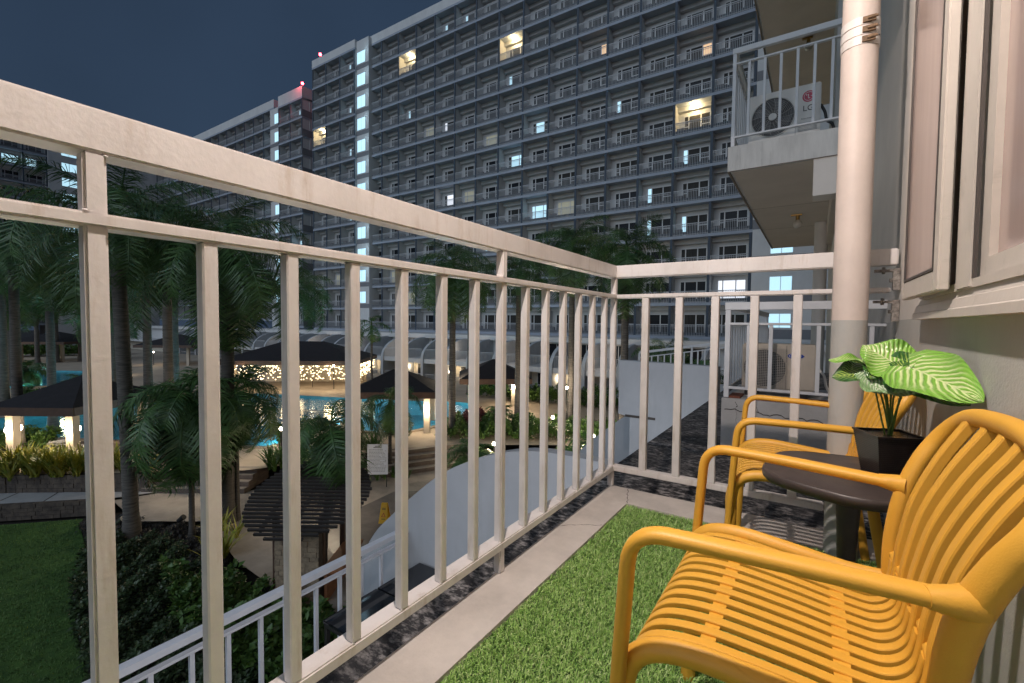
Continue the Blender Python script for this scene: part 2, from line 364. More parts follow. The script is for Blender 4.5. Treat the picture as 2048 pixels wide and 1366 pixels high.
cr_ = MB()
def floor_crack(pts, w=.0022):
    n = len(pts)-1
    for i in range(n):
        a, b = Vector((*pts[i], .0009)), Vector((*pts[i+1], .0009)); d = (b-a).normalized(); s_ = Vector((-d.y, d.x, 0))*w*(.5+.5*math.sin(i*1.9)**2); cr_.add([a-s_, b-s_, b+s_, a+s_], [(0, 1, 2, 3)])
def zig(a, b, n, j): return [(a[0]+(b[0]-a[0])*i/n+random.uniform(-j, j), a[1]+(b[1]-a[1])*i/n+random.uniform(-j, j)) for i in range(n+1)]
floor_crack(zig((-.018, -.62), (.147, -.50), 12, .006)); floor_crack(zig((.085, .01), (.150, -.195), 10, .006)); floor_crack(zig((-.018, -2.05), (.147, -2.12), 12, .006)); floor_crack(zig((.62, .01), (.60, -.2), 9, .004), .0015)
struct('ledge_crack', cr_, mat('crack_line', (.12, .10, .09), .95))

# own wall: grey to the paint line, cream above, window opening from y -.62 back
wl = MB().box(1.2, 1.5, -7, .09, -.16, .93)
part('lower_wall', wl, WALLG, own)
part('upper_wall', MB().box(1.2, 1.5, -.60, .09, .9302, 3.0), WALLC, own)
part('upper_wall', MB().box(1.2, 1.5, -7, -.60, 2.45, 3.0), WALLC, own)
# set-back wall beyond the corner with its pilaster
part('recess_wall', MB().box(1.33, 1.8, .0902, 3.4, -.2, .93), WALLG, own)
part('recess_wall', MB().box(1.33, 1.8, .0902, 3.4, .9302, 3.0), WALLC, own)
part('pilaster', MB().box(1.255, 1.329, .55, .80, -.2, .93), WALLG, own)
part('pilaster', MB().box(1.255, 1.329, .55, .80, .9302, 3.0), WALLC, own)
part('balcony_slab', MB().box(-.02, 1.46, -6.5, .01, 2.75, 3.0), SOFFIT, own)
part('recess_wall', MB().box(1.33, 1.8, .0902, 3.4, 3.0, 7.0), WALLC, own)
# bulk of the building below and above
part('building_mass', MB().box(-.268, 12, -34, 9, -6.2, -.601), FACW, own)
part('building_mass', MB().box(1.8, 12, -34, 34, -6.2, 44), FACW, own)
part('building_mass', MB().box(1.5, 1.8, -34, 3.4, 3.0, 44), FACW, own)

# ---- window: sill, frame, open casement, panes
win = part('window_frame', MB().box(1.175, 1.24, -.665, -.625, .985, 2.45).box(1.175, 1.24, -.625, -.600, .985, 2.45).box(1.172, 1.25, -6, -.66, 2.38, 2.45)
           .box(1.172, 1.25, -1.155, -1.045, .985, 2.38).box(1.18, 1.25, -2.6, -2.52, .985, 2.38), ALU, own)
sill = MB().prism([(1.166, .925), (1.215, .925), (1.215, .982), (1.182, .982), (1.179, .968), (1.174, .965), (1.170, .945), (1.166, .942)], 'y', -6, -.56)
part('window_sill', sill, ALU, own)
part('sill_track', MB().box(1.176, 1.182, -6, -.64, .9822, 1.0).box(1.215, 1.222, -6, -.64, .9822, 1.005), ALU, own)
part('gasket', MB().box(1.1745, 1.18, -1.167, -1.157, 1.0, 2.38).box(1.1745, 1.18, -.683, -.667, 1.0, 2.38), GASKET, own)
# closed sliding sash right of the mullion
sash = part('window_sash', MB().box(1.185, 1.212, -1.215, -1.165, 1.0, 2.38).box(1.185, 1.212, -2.5, -1.215, 1.0, 1.035).box(1.185, 1.212, -2.5, -1.215, 2.33, 2.38), ALU, own)
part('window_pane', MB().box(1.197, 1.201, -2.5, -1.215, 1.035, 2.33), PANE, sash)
cb = MB(); ys = np.linspace(-3.0, -1.1, 70); prof = [(1.27+.018*math.sin(i*1.3)+.008*math.sin(i*.47), y) for i, y in enumerate(ys)]
cb.add([(x, y, z) for z in (.95, 2.5) for x, y in prof], [(i, i+1, 71+i-1+0, 70+i) for i in range(69)], 0, True)
part('curtain', cb, CURT, own)
part('reveal', MB().box(1.45, 1.5, -4, -.6, .93, 2.45), CURT, own)
# open casement, hinged near the mullion and swung out over the sill
cs = thing_c = link('casement', None, own, world=False); cs.location = (1.156-1.2, -1.03+3, 0); cs.rotation_euler = (0, 0, rad(1.0))
cw, ch0, ch1 = .46, .985, 2.36
cm = MB().box(-.012, .010, 0, .045, ch0, ch1).box(-.012, .010, cw-.045, cw, ch0, ch1).box(-.012, .010, .045, cw-.045, ch0, ch0+.05).box(-.012, .010, .045, cw-.045, ch1-.05, ch1)
link('casement_frame', bev(cm.mesh('casement_frame', ALU), .003), cs)
link('casement_bead', MB().box(-.0135, -.0095, .045, .053, ch0+.05, ch1-.05).box(-.0135, -.0095, cw-.053, cw-.045, ch0+.05, ch1-.05).box(-.0135, -.0095, .053, cw-.053, ch0+.05, ch0+.057).mesh('casement_bead', GASKET), cs)
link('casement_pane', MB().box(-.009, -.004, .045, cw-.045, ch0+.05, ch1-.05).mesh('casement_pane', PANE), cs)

# ---- downpipe with strap, grey below the paint line
dp = thing('drain_pipe', 'thick round drain pipe painted cream above and grey below, at the railing end', 'pipe', (1.027, -.19, 0))
R_ = .0585
part('pipe', MB().cyl((1.027, -.19, -.02), (1.027, -.19, .926), R_, n=36), WALLG, dp)
part('pipe', MB().cyl((1.027, -.19, .9262), (1.027, -.19, 2.75), R_, n=36), mat('pipe_cream', (.70, .60, .54), .55, var=.1, vscale=6, bump=.12, bscale=80), dp)
for z in (1.955, 1.99, 2.025):
    st = MB().cyl((1.027, -.19, z), (1.027, -.19, z+.03), R_+.003, n=36)
    s_ = part('strap', st, PAINT, dp)
    part('strap_clip', MB().box(1.03, 1.07, -.258, -.247, z+.004, z+.024), mat('rust', (.23, .15, .09), .9, var=.5, vscale=30), s_)
    part('screw', MB().cyl((1.045, -.262, z+.014), (1.075, -.262, z+.014), .005, n=8), MATS['rust'], s_)

# ---- railing
rail = thing('balcony_railing', 'cream painted steel balcony railing running along two sides of the near balcony', 'railing', (0, 0, 0))
def rbox(name, x0, x1, y0, y1, z0, z1, par=rail, m=PAINT, w=.004):
    mb = MB().box(x0, x1, y0, y1, z0, z1); return link(name, bev(mb.mesh(name, m), w, 2), par, world=True)
rbox('top_rail', -.055, .0, -6, -.0005, 1.155, 1.222)
rbox('top_rail', -.055, 1.19, .0, .055, 1.155, 1.222)
rbox('mid_rail', -.045, .003, -6, -.001, 1.042, 1.064)
rbox('mid_rail', -.045, 1.17, .0, .045, 1.0421, 1.0641)
rbox('bottom_rail', -.055, .003, -6, -.001, .085, .116)
rbox('bottom_rail', -.05, .97, .0, .045, .085, .117)
for y in (0.006, -1.083, -2.189, -3.295, -4.4):
    rbox('post', -.032, -.001, y-.0145, y+.0145, -.0, 1.156)
bars = [-.158*k+.023 for k in range(1, 34)]
b0 = bev(MB().box(-.028, 0, -.0135, .0135, .116, 1.042).mesh('bar', PAINT), .003, 1)
for y in bars:
    if min(abs(y+1.083), abs(y+2.189), abs(y+3.295), abs(y+4.4)) < .05: continue
    link('bar', b0, rail, loc=(0, y, 0))
b1 = bev(MB().box(-.018, .018, .002, .038, .117, 1.042).mesh('bar', PAINT), .003, 1)
for x in (.158, .332, .503, .675, .848, 1.02): link('bar', b1, rail, loc=(x, 0, 0))
wd_ = MB().lathe([(.0005, .002), (.003, .0015), (.0055, -.0005), (.004, -.0015), (.0005, -.002)], n=9).mesh('weld_bead', PAINT)
for k in range(1, 15):
    y = -.158*k+.023
    if k not in (7, 14): link('weld_bead', wd_, rail, loc=(-.006, y+.014, 1.0405), rot=(0, rad(8), k*1.7)); link('weld_bead', wd_, rail, loc=(-.004, y-.010, .1165), rot=(rad(10), 0, k*2.3))
for k in (7, 14):
    y = -.158*k+.023; link('weld_bead', wd_, rail, loc=(-.005, y+.013, 1.153), rot=(0, 0, k)); link('weld_bead', wd_, rail, loc=(-.004, y-.012, 1.066), rot=(0, 0, k+1))
# corroded fixing brackets at the wall end
RB = mat('bracket_paint', (.42, .38, .34), .8, var=.6, vscale=60, bump=1, bscale=200)
for z in (1.128, 1.0):
    b = part('bracket', MB().box(1.115, 1.185, .0, .03, z, z+.010).box(1.176, 1.1985, -.003, .033, z-.075, z+.012), RB, rail)
    part('bolt', MB().cyl((1.165, .015, z-.035), (1.1985, .015, z-.035), .008, n=6).cyl((1.145, .015, z-.008), (1.145, .015, z+.02), .006, n=6), RB, b)

# ---- artificial turf
turf = thing('artificial_turf', 'bright green artificial turf mat covering the balcony floor under the chairs', 'turf mat', (.65, -2, -.02))
part('backing', MB().box(.15, 1.195, -4.2, -.203, -.0218, -.012), TURFB, turf)
NB = 230000
u = np.random.rand(NB); xx = .153+np.random.rand(NB)*1.04; yy = -3.5+np.random.rand(NB)*3.295
keep = ((xx-1.027)**2+(yy+.19)**2) > .0036; xx, yy = xx[keep], yy[keep]; NB = len(xx)
ang = np.random.rand(NB)*2*np.pi; ln = .011+.011*np.random.rand(NB); lean = .25+.75*np.random.rand(NB); wd = .0009+.0005*np.random.rand(NB)
lx, ly = np.cos(ang), np.sin(ang); lx = lx*.8+.35; ly = ly*.9-.25; pa = ang+np.pi/2
V = np.zeros((NB, 5, 3)); bx = np.stack([np.cos(pa)*wd, np.sin(pa)*wd, 0*wd], 1); base = np.stack([xx, yy, np.full(NB, -.013)], 1)
mid = base+np.stack([lx*ln*lean*.35, ly*ln*lean*.35, ln*.62], 1); tip = base+np.stack([lx*ln*lean, ly*ln*lean, ln*(1.02-.35*lean)], 1)
V[:, 0] = base-bx; V[:, 1] = base+bx; V[:, 2] = mid+bx*.9; V[:, 3] = mid-bx*.9; V[:, 4] = tip
Fq = np.arange(NB)[:, None]*5; T = np.concatenate([Fq+[0, 1, 2], Fq+[0, 2, 3], Fq+[3, 2, 4]], 0)
tn = np.clip(.45+.28*np.random.randn(NB), 0, 1)
o = link('pile', np_mesh('pile', V.reshape(-1, 3), T, TURF, np.repeat(tn, 5)), turf, world=True); tag(o, kind='stuff')

# ---- chairs
SW, NS = .540, 13; HB = .226      # 13 seat slats, half width at the back
def make_chair():
    t = thing('armchair', 'x', 'chair')
    hw = SW/2
    # local x: 0 front .. .48 back ; y across ; z from floor
    seat_c = [(-.016, 0, .318), (-.012, 0, .352), (.004, 0, .384), (.036, 0, .402), (.10, 0, .408), (.20, 0, .401), (.30, 0, .390), (.336, 0, .392), (.360, 0, .412), (.369, 0, .45)]
    back_c = [(.374, 0, .50), (.388, 0, .58), (.418, 0, .66), (.456, 0, .732)]
    inner = hw-.036
    pitch = 2*inner/NS
    for k in range(NS):
        y = -inner+pitch*(k+.5); up = k % 2 == 1
        prof = smooth_path(seat_c+(back_c if up else []), 5); pp = []; ws = []; hs = []
        for p in prof:
            f = max(0, min(1, (p.z-.41)/.30)) if p.x > .33 else 0; g = max(0, min(1, p.x/.36)); q = max(0, min(1, (p.z-.42)/.06)) if p.x > .33 else 0
            yy_ = y*(1-.15*g)*(1+.10*f); pp.append((p.x+.022*f*(1-(yy_/HB)**2), yy_, p.z)); ws.append(.0195+.0065*q); hs.append(.010+.009*q)
        link('slat', MB().sweep(pp, ws, hs, side=(0, 1, 0), n=12, power=6).mesh('slat', YEL), t)
    for x0, x1, zz in ((.090, .112, .4048), (.266, .288, .3900)):
        iw = inner*(1-.15*x0/.36); link('cross_strip', MB().box(x0, x1, -iw, iw, zz-.006, zz+.0035).mesh('cross_strip', YEL), t)
    link('cross_strip', MB().sweep([(.370, -HB, .452), (.378, 0, .455), (.370, HB, .452)], .016, .014, n=8).mesh('cross_strip', YEL), t)
    # back frame: inverted U with splayed rear legs
    L = [(.435, -HB-.01, -.0), (.402, -HB-.004, .20), (.374, -HB, .36), (.370, -HB, .46), (.384, -HB-.004, .56), (.408, -HB-.014, .63), (.436, -HB-.016, .682), (.459, -HB+.016, .722), (.470, -HB+.080, .740)]
    pts = L + [(.480, 0, .746)] + [(a, -b, c) for a, b, c in L[::-1]]
    P = smooth_path(pts, 6); n = len(P)
    W = []; H = []
    for p in P:
        f = max(0, min(1, (p.z-.35)/.2)); W.append(.028+.004*f); H.append(.030+.009*f*(1-max(0, min(1, (p.z-.6)/.12))))
    link('back_frame', MB().sweep(P, W, H, n=16, power=2.3).mesh('back_frame', YEL), t)
    for s in (-1, 1):
        # side rail of the seat curling down at the front into the leg
        sp = smooth_path([(.375, s*(HB+.0), .395), (.30, s*(HB+.006), .392), (.20, s*(hw-.034), .402), (.10, s*(hw-.027), .409), (.035, s*(hw-.021), .400), (.0, s*(hw-.018), .372), (-.012, s*(hw-.014), .33), (-.012, s*(hw-.008), .27), (-.014, s*(hw-.004), .2), (-.022, s*(hw), .0)], 6)
        link('front_leg', MB().sweep(sp, .034, .034, n=14, power=2.3).mesh('front_leg', YEL), t)
        # arm: up from the leg, forward bend, back to the frame
        ap = round_path([(-.020, s*(hw+.006), .23), (-.012, s*(hw+.010), .36), (.004, s*(hw+.014), .592), (.16, s*(hw-.002), .591), (.385, s*(HB+.012), .584)], [.1, .055, .1], 8)
        k = len(ap); w = [.030+.006*min(1, i/k*1.3) for i in range(k)]
        link('arm', MB().sweep(ap, w, .022, side=(0, 1, 0), n=14, power=2.4).mesh('arm', YEL), t)
        link('arm_joint', MB().sweep([(.345, s*(HB+.02), .585), (.37, s*(HB+.014), .5845), (.392, s*(HB+.004), .584)], [.034, .040, .046], [.024, .034, .044], side=(0, 1, 0), n=14).mesh('arm_joint', YEL), t)
    return t
ch1 = make_chair(); ch1.location = (.690, -1.476, -.012); ch1.scale = (1, 1, 1.024)
tag(ch1, 'yellow plastic slatted armchair nearest the camera, large at the lower right', 'chair', 'yellow armchairs on the balcony')
ch2 = dup(ch1, loc=(.690, -.470, -.012), rot=(0, 0, rad(4))); ch2.scale = (1, 1.02, 1.02)
tag(ch2, 'yellow plastic slatted armchair beyond the brown table, close to the drain pipe', 'chair', 'yellow armchairs on the balcony')

# ---- table
tb = thing('side_table', 'low dark brown side table with wavy rounded top between the two yellow chairs', 'table', (1.005, -.87, -.012))
TOPZ = .50
out = []
for i in range(72):
    a = 2*math.pi*i/72; r = .212*(1+.045*math.cos(5*a+.6)+.02*math.cos(3*a)); out.append((math.cos(a)*r, math.sin(a)*r))
mb = MB(); lev = [(.90, -.034), (.955, -.031), (.992, -.022), (1.0, -.012), (.992, -.004), (.965, .0), (.955, -.0015), (.945, 0), (.5, .0)]
v = [(x*k, y*k, z) for k, z in lev for x, y in out]; n = 72
mb.add(v, [(j*n+i, j*n+(i+1) % n, (j+1)*n+(i+1) % n, (j+1)*n+i) for j in range(len(lev)-1) for i in range(n)], 0, True)
mb.add([v[i] for i in range(n)], [tuple(range(n))[::-1]]); mb.add(v[-n:], [tuple(range(n))])
link('table_top', mb.mesh('table_top', TABLE), tb, loc=(0, 0, TOPZ+.012))
lg = MB(); nn = 24; v = []
for j in range(19):
    z = .476*j/18; tw = .4*z
    r = .020+.012*abs(z/.476-.45)**1.3*2
    for i in range(nn):
        a = 2*math.pi*i/nn; rr = r*(1+.14*math.cos(3*(a+tw))); v.append((math.cos(a)*rr, math.sin(a)*rr, z))
lg.add(v, [(j*nn+i, j*nn+(i+1) % nn, (j+1)*nn+(i+1) % nn, (j+1)*nn+i) for j in range(18) for i in range(nn)], 0, True)
link('leg', lg.mesh('leg', TABLE), tb)
link('base', MB().lathe([(.0, .022), (.03, .022), (.12, .014), (.155, .006), (.158, 0), (0, 0)], n=36).mesh('base', TABLE), tb)

# ---- potted plant
pl = thing('potted_plant', 'artificial plant with large striped green leaves in a square black pot on the table', 'plant', (1.09, -.855, TOPZ), rad(24))
def frustum(mb, a0, a1, z0, z1, mi=0):
    v = [(-a0,-a0,z0),(a0,-a0,z0),(a0,a0,z0),(-a0,a0,z0),(-a1,-a1,z1),(a1,-a1,z1),(a1,a1,z1),(-a1,a1,z1)]
    return mb.add(v, [(0,3,2,1),(0,1,5,4),(1,2,6,5),(2,3,7,6),(3,0,4,7)], mi)
pm = MB(); zz = 0
for k in range(22):   # ribbed woven sides
    z0, z1 = k*.0052, (k+1)*.0052; a0 = .041+.016*z0/.115; pm.box(-a0-.0006, a0+.0006, -a0-.0006, a0+.0006, z0+.0004, z1-.0008)
frustum(pm, .0405, .0565, 0, .1145)
a = .058; pm.add([(s*q, t*q, z) for z, q in ((.1145, .0595), (.119, .0595), (.119, .054), (.100, .053)) for s, t in ((-1,-1),(1,-1),(1,1),(-1,1))],
       [(j*4+i, j*4+(i+1) % 4, (j+1)*4+(i+1) % 4, (j+1)*4+i) for j in range(3) for i in range(4)])
link('pot', pm.mesh('pot', POT), pl)
ms = MB(); 
for i in range(240):
    x, y = random.uniform(-.05, .05), random.uniform(-.05, .05); a = random.random()*6.3; l = random.uniform(.008, .022); z = .104+random.random()*.006
    ms.add([(x, y, z), (x+.002*math.sin(a), y-.002*math.cos(a), z), (x+l*math.cos(a), y+l*math.sin(a), z+random.uniform(0, .014))], [(0, 1, 2)])
ms.box(-.052, .052, -.052, .052, .095, .105)
link('moss', ms.mesh('moss', MOSS), pl)
plM = Matrix.LocRotScale(pl.location, pl.rotation_euler, Vector((1, 1, 1))).inverted()
def heart(base, tip, width, nrm, m, droop=.02, fold=.25):
    B, Tp = Vector(base), Vector(tip); ax = (Tp-B); Lh = ax.length; ax.normalize(); nn_ = Vector(nrm); side = nn_.cross(ax).normalized(); up = ax.cross(side).normalized()
    me = bpy.data.meshes.new('leaf'); vs, fs, uvs = [], [], []; NU, NV = 16, 10
    for i in range(NU+1):
        u = i/NU; x = -.13+1.13*u
        w = (math.sin(math.pi*min(1, (u*.93+.07))**.62))**.75 if u < 1 else 0
        if u == 0: w = .42
        for j in range(NV+1):
            v = j/NV*2-1; hwid = w*width/2; back = -.10*Lh*max(0, 1-u*5)*abs(v)**1.0
            q = B + ax*(x*Lh*(1 if u > .12 else 1)+back*.9+ (.10*Lh*(1-abs(v)) if u < .07 else 0)) + side*(v*hwid)
            q += up*(fold*abs(v)*hwid*.55 - droop*u*u + .004*math.sin(9*u+3*abs(v))*abs(v)*2)
            vs.append(q); uvs.append((u, j/NV))
    for i in range(NU):
        for j in range(NV): a_ = i*(NV+1)+j; fs.append((a_, a_+1, a_+NV+2, a_+NV+1))
    me.from_pydata([plM @ q for q in vs], [], fs); uvl = me.uv_layers.new(name='UVMap')
    for lp in me.loops: uvl.data[lp.index].uv = uvs[lp.vertex_index]
    me.polygons.foreach_set('use_smooth', [True]*len(fs)); me.materials.append(m); return me
leaves = [((1.112, -.985, .806), (1.183, -1.205, .770), .135, (-.8, -.15, 1), LEAF1, .010),
          ((1.096, -.880, .806), (1.026, -.850, .852), .150, (.05, -.8, 1), LEAF1, .0),
          ((1.112, -.90, .795), (1.160, -.86, .835), .10, (-.2, -.8, .9), LEAF2, .0),
          ((1.045, -.85, .805), (.955, -.885, .822), .060, (.1, -.3, 1), LEAF1, .012),
          ((1.045, -.855, .775), (.962, -.895, .770), .105, (-.25, -.85, 1), LEAF2, .006),
          ((1.055, -.90, .775), (1.125, -.945, .742), .115, (-.25, -.95, .95), LEAF3, .004),
          ((1.050, -.875, .775), (1.060, -.945, .735), .09, (-.1, -1, .9), LEAF3, .0),
          ((1.108, -.95, .785), (1.176, -1.15, .755), .110, (-.85, -.2, 1), LEAF2, .010),
          ((1.080, -.88, .79), (1.130, -.93, .765), .11, (-.2, -.9, 1), LEAF1, .006),
          ((1.070, -.86, .795), (1.040, -.93, .775), .08, (-.2, -.9, 1), LEAF2, .004)]
root = Vector((1.09, -.853, .61))
for i, (b, t_, w, nr, m_, dr) in enumerate(leaves):
    link('leaf', heart(b, t_, w, nr, m_, dr), pl)
    B = Vector(b); mp_ = (root*.45+B*.55)+Vector((random.uniform(-.008, .008), random.uniform(-.008, .008), .012))
    pth = smooth_path([root+Vector((random.uniform(-.008, .008), random.uniform(-.008, .008), 0)), mp_, B], 5)
    link('stem', MB().sweep([plM @ q for q in pth], .0045, .0045, n=6).mesh('stem', STEM), pl)

# ---- ceiling lamp of this balcony (above the frame)
LAMP = Vector((.42, -1.86, 2.56))
cl = thing('ceiling_lamp', 'bare warm bulb on the balcony ceiling above the chairs', 'lamp', (LAMP.x, LAMP.y, 2.75))
part('lamp_holder', MB().cyl((LAMP.x, LAMP.y, 2.75), (LAMP.x, LAMP.y, 2.70), .035, n=16), CHROME, cl)
lamp('bulb_light', LAMP, 200, (1, .875, .81), .035)

# =================================================================== NEIGHBOURING BALCONIES
GR = mat('rail_paint_grey', (.74, .75, .77), .5, var=.1, vscale=6)
def nb_rail(label, x0, y0, x1, y1, z, h=1.10, back=True, pitch=.157, gap=.10, cat='railing'):
    """railing with a front run at y0 from x0 to x1 and a side run at x0 from y0 to y1"""
    t = thing('balcony_railing', label, cat, (x0, y0, z))
    def rb(n, *a): return link(n, bev(MB().box(*a).mesh(n, GR), .003, 1), t, world=True)
    ht = .062
    rb('top_rail', x0, x1, y0, y0+.05, z+h-ht, z+h); rb('mid_rail', x0, x1, y0+.005, y0+.045, z+h-.185, z+h-.165); rb('bottom_rail', x0, x1, y0+.005, y0+.045, z+gap, z+gap+.02)
    rb('top_rail', x0, x0+.05, y0+.0501, y1, z+h-ht, z+h); rb('mid_rail', x0+.005, x0+.045, y0+.0451, y1, z+h-.185, z+h-.165); rb('bottom_rail', x0+.005, x0+.045, y0+.0451, y1, z+gap, z+gap+.02)
    rb('post', x0+.004, x0+.044, y0+.004, y0+.044, z, z+h-ht)
    if back: rb('post', x0+.004, x0+.044, y1-.04, y1, z, z+h-ht)
    b = bev(MB().box(-.014, .014, -.014, .014, z+gap+.02, z+h-.185).mesh('bar', GR), .002, 1)
    k = 1
    while x0+.02+pitch*k < x1-.01:
        link('bar', b, t, loc=(pitch*k+.02, .025, -z)); k += 1
    k = 1
    while y0+.02+pitch*k < y1-.03:
        link('bar', b, t, loc=(.025, pitch*k+.02, -z)); k += 1
    return t
# same level: concrete plinth with condenser
pln = thing('concrete_plinth', 'cracked pale concrete plinth under the beige condenser beyond the railing', 'plinth', (.75, 2.2, -.12))
PLC = mat('plinth_concrete', (.50, .49, .48), .85, var=.18, vscale=3, bump=.3, bscale=40)
part('block', MB().box(.287, 1.46, 1.67, 2.75, -.12, .305), PLC, pln)
crk = MB()
def crack(pts, y, w=.0035):
    for a, b in zip(pts, pts[1:]):
        crk.add([(a[0], y, a[1]-w), (b[0], y, b[1]-w), (b[0], y, b[1]+w), (a[0], y, a[1]+w)], [(0, 1, 2, 3)])
def walk(x0, z0, x1, z1, n, j):
    return [(x0+(x1-x0)*i/n+random.uniform(-j, j), z0+(z1-z0)*i/n+random.uniform(-j, j)) for i in range(n+1)]
crack(walk(.31, .22, .98, .19, 26, .010), 1.668); crack(walk(.40, .28, .41, -.02, 14, .012), 1.668); crack(walk(.53, .29, .56, .21, 5, .006), 1.668)
part('crack', crk, mat('crack_dark', (.05, .045, .04), .95), pln)
nb_rail('grey balcony railing round the beige condenser just beyond the plinth', .29, 1.70, 1.46, 5.3, .31, h=.78, gap=.07)
part('neighbour_floor', MB().box(.29, 1.46, 2.7502, 5.3, -.12, .25), MOULD, own)

def condenser(name, label, x0, y0, z0, w, h, d, fx, fr, casing, dark, style, grp=None):
    t = thing(name, label, 'air conditioner', (x0+w/2, y0+d/2, z0))
    me = bev(MB().box(x0, x0+w, y0, y0+d, z0+.03, z0+h).mesh('casing', casing), .012, 2); link('casing', me, t, world=True)
    fz = z0+h*.5
    part('fan_opening', MB().cyl((fx, y0-.001, fz), (fx, y0+.02, fz), fr, n=40), dark, t)
    ring = [(fx+(fr+.006)*math.cos(a), y0-.004, fz+(fr+.006)*math.sin(a)) for a in np.linspace(0, 2*math.pi, 41)]
    part('fan_ring', MB().sweep(ring, .012, .012, side=(0, 1, 0), n=6), casing, t)
    # blades
    for k in range(4 if style == 'web' else 3):
        a = k*2*math.pi/(4 if style == 'web' else 3)+.4; bm_ = MB(); vs = []
        for i in range(7):
            r = .03+(fr*.92-.03)*i/6; a1 = a+.5*i/6; wv = .75-.1*i/6
            vs += [(fx+r*math.cos(a1), y0-.0015, fz+r*math.sin(a1)), (fx+r*math.cos(a1+wv), y0-.003, fz+r*math.sin(a1+wv))]
        bm_.add(vs, [(2*i, 2*i+1, 2*i+3, 2*i+2) for i in range(6)]); part('fan_blade', bm_, mat('fan_grey', (.085, .085, .09), .4), t)
    g = MB(); yg = y0-.016
    if style == 'web':
        for q in np.linspace(.2, .97, 11):
            g.sweep([(fx+fr*q*math.cos(a), yg, fz+fr*q*math.sin(a)) for a in np.linspace(0, 2*math.pi, 33)], .0028, .0028, side=(0, 1, 0), n=4, cap=False)
        for k in range(16):
            a = k*math.pi/8; g.sweep([(fx+fr*q*math.cos(a+.35*q), yg, fz+fr*q*math.sin(a+.35*q)) for q in np.linspace(.15, 1, 7)], .004, .004, side=(0, 1, 0), n=4)
        part('hub_cap', MB().cyl((fx, yg-.006, fz), (fx, yg+.004, fz), fr*.19, n=24), casing, t)
    else:
        s_ = fr*2.14; n_ = 24
        for k in range(n_+1):
            q = -s_/2+s_*k/n_
            g.box(fx+q-.0013, fx+q+.0013, yg-.001, yg+.001, fz-s_/2*.99, fz+s_/2*.99); g.box(fx-s_/2, fx+s_/2, yg-.003, yg-.001, fz+q-.0013, fz+q+.0013)
    o = part('wire_guard', g, WIRE, t); o['kind'] = 'stuff'
    return t, fz
# beige condenser (same level)
ac, fz = condenser('air_conditioner', 'beige outdoor condenser with square wire guard behind the grey railing', .395, 1.98, .34, .535, .41, .26, .565, .155, ACB, DARKG, 'grid')
part('feet', MB().box(.42, .50, 1.97, 2.26, .305, .37).box(.80, .88, 1.97, 2.26, .305, .37), BLACK, ac)
part('seam', MB().box(.722, .7245, 1.9785, 1.9802, .38, .74), BLACK, ac)
lab = MB(); lab.add([(.785+.055*math.cos(a), 1.9775, .655+.024*math.sin(a)) for a in np.linspace(0, 2*math.pi, 25)[:-1]], [tuple(range(24))[::-1]]); lab.add([(.83, 1.9773, .672), (.85, 1.9773, .655), (.83, 1.9773, .638)], [(0, 1, 2)])
lg_ = part('badge', lab, BLUE, ac)
tm = text_mesh('Carrier', .030); o = link('lettering', tm, lg_, loc=(.785, 1.9762, .655), rot=(rad(90), 0, 0)); tm.materials.append(WHITE)
part('pipe_cover', MB().sweep(smooth_path([(.93, 2.05, .66), (.945, 2.04, .60), (.95, 2.05, .55), (.985, 2.04, .50), (1.0, 2.05, .42), (1.03, 2.1, .36)], 4), .022, .022, n=8), ACW, ac)
brick_m = mat('red_brown_tile', (.22, .07, .04), .8, var=.4, vscale=8)
o = part('floor_tile', MB().box(.33, .42, 1.72, 1.95, .305, .32).box(.52, 1.2, 1.71, 1.9, .305, .325), brick_m, own)
# upper level
U0 = 2.97
def upper(z, zt):
    part('balcony_slab', MB().box(.0, 1.46, 3.5, 9.9, z-.28, z), SLABW, own)
    part('soffit', MB().box(.05, 1.455, 3.56, 9.85, z-.284, z-.2801), SOFFIT, own)
    part('drip_strip', MB().box(.001, .022, 3.52, 9.9, z-.292, z-.2802).box(.022, 1.4, 3.5, 3.515, z-.284, z-.2803), mat('drip_brown', (.20, .17, .14), .8), own)  # strip under the slab edge, darker than the soffit
upper(2.975, 0); upper(6.03, 0)
part('soffit_joint', MB().box(.03, 1.4, 5.6, 5.612, 2.689, 2.6905).box(.03, 1.4, 7.4, 7.41, 2.689, 2.6905), mat('joint_dark', (.25, .22, .19), .9), own)
part('downstand_beam', MB().box(.845, 1.46, 3.52, 3.8, 2.30, 2.69), WALLC, own)
part('downstand_beam', MB().box(1.02, 1.46, 3.8001, 9.0, 2.30, 2.688), SOFFIT, own)
part('downstand_beam', MB().box(.9, 1.46, 3.52, 3.8, 5.36, 5.74), WALLC, own)
nb_rail('grey upper balcony railing in front of the white condenser', .02, 3.515, 1.42, 9.6, 2.975, h=1.12, pitch=.157)
part('far_wall', MB().box(1.4602, 1.8, 3.4, 34, -.2, 44), WALLC, own)
part('upper_back_wall', MB().box(1.02, 1.46, 3.9, 9.0, 2.975, 5.74), WALLG, own)
part('round_column', MB().cyl((.945, 7.2, -.12), (.945, 7.2, .93), .10, n=24), WALLG, own)
part('round_column', MB().cyl((.945, 7.2, .9302), (.945, 7.2, 2.69), .10, n=24), WALLC, own)
part('side_wall', MB().box(1.10, 1.4602, 5.3, 9.0, -.12, .93), WALLG, own); part('side_wall', MB().box(1.10, 1.4602, 5.3, 9.0, .9302, 2.30), WALLC, own)
ac2, fz2 = condenser('air_conditioner', 'white outdoor condenser with round fan guard on the upper balcony', .175, 3.78, 3.03, .715, .585, .30, .425, .215, ACW, BLACK, 'web')
part('base_pad', MB().box(.15, .92, 3.72, 4.1, 2.975, 3.03), SLABW, ac2)
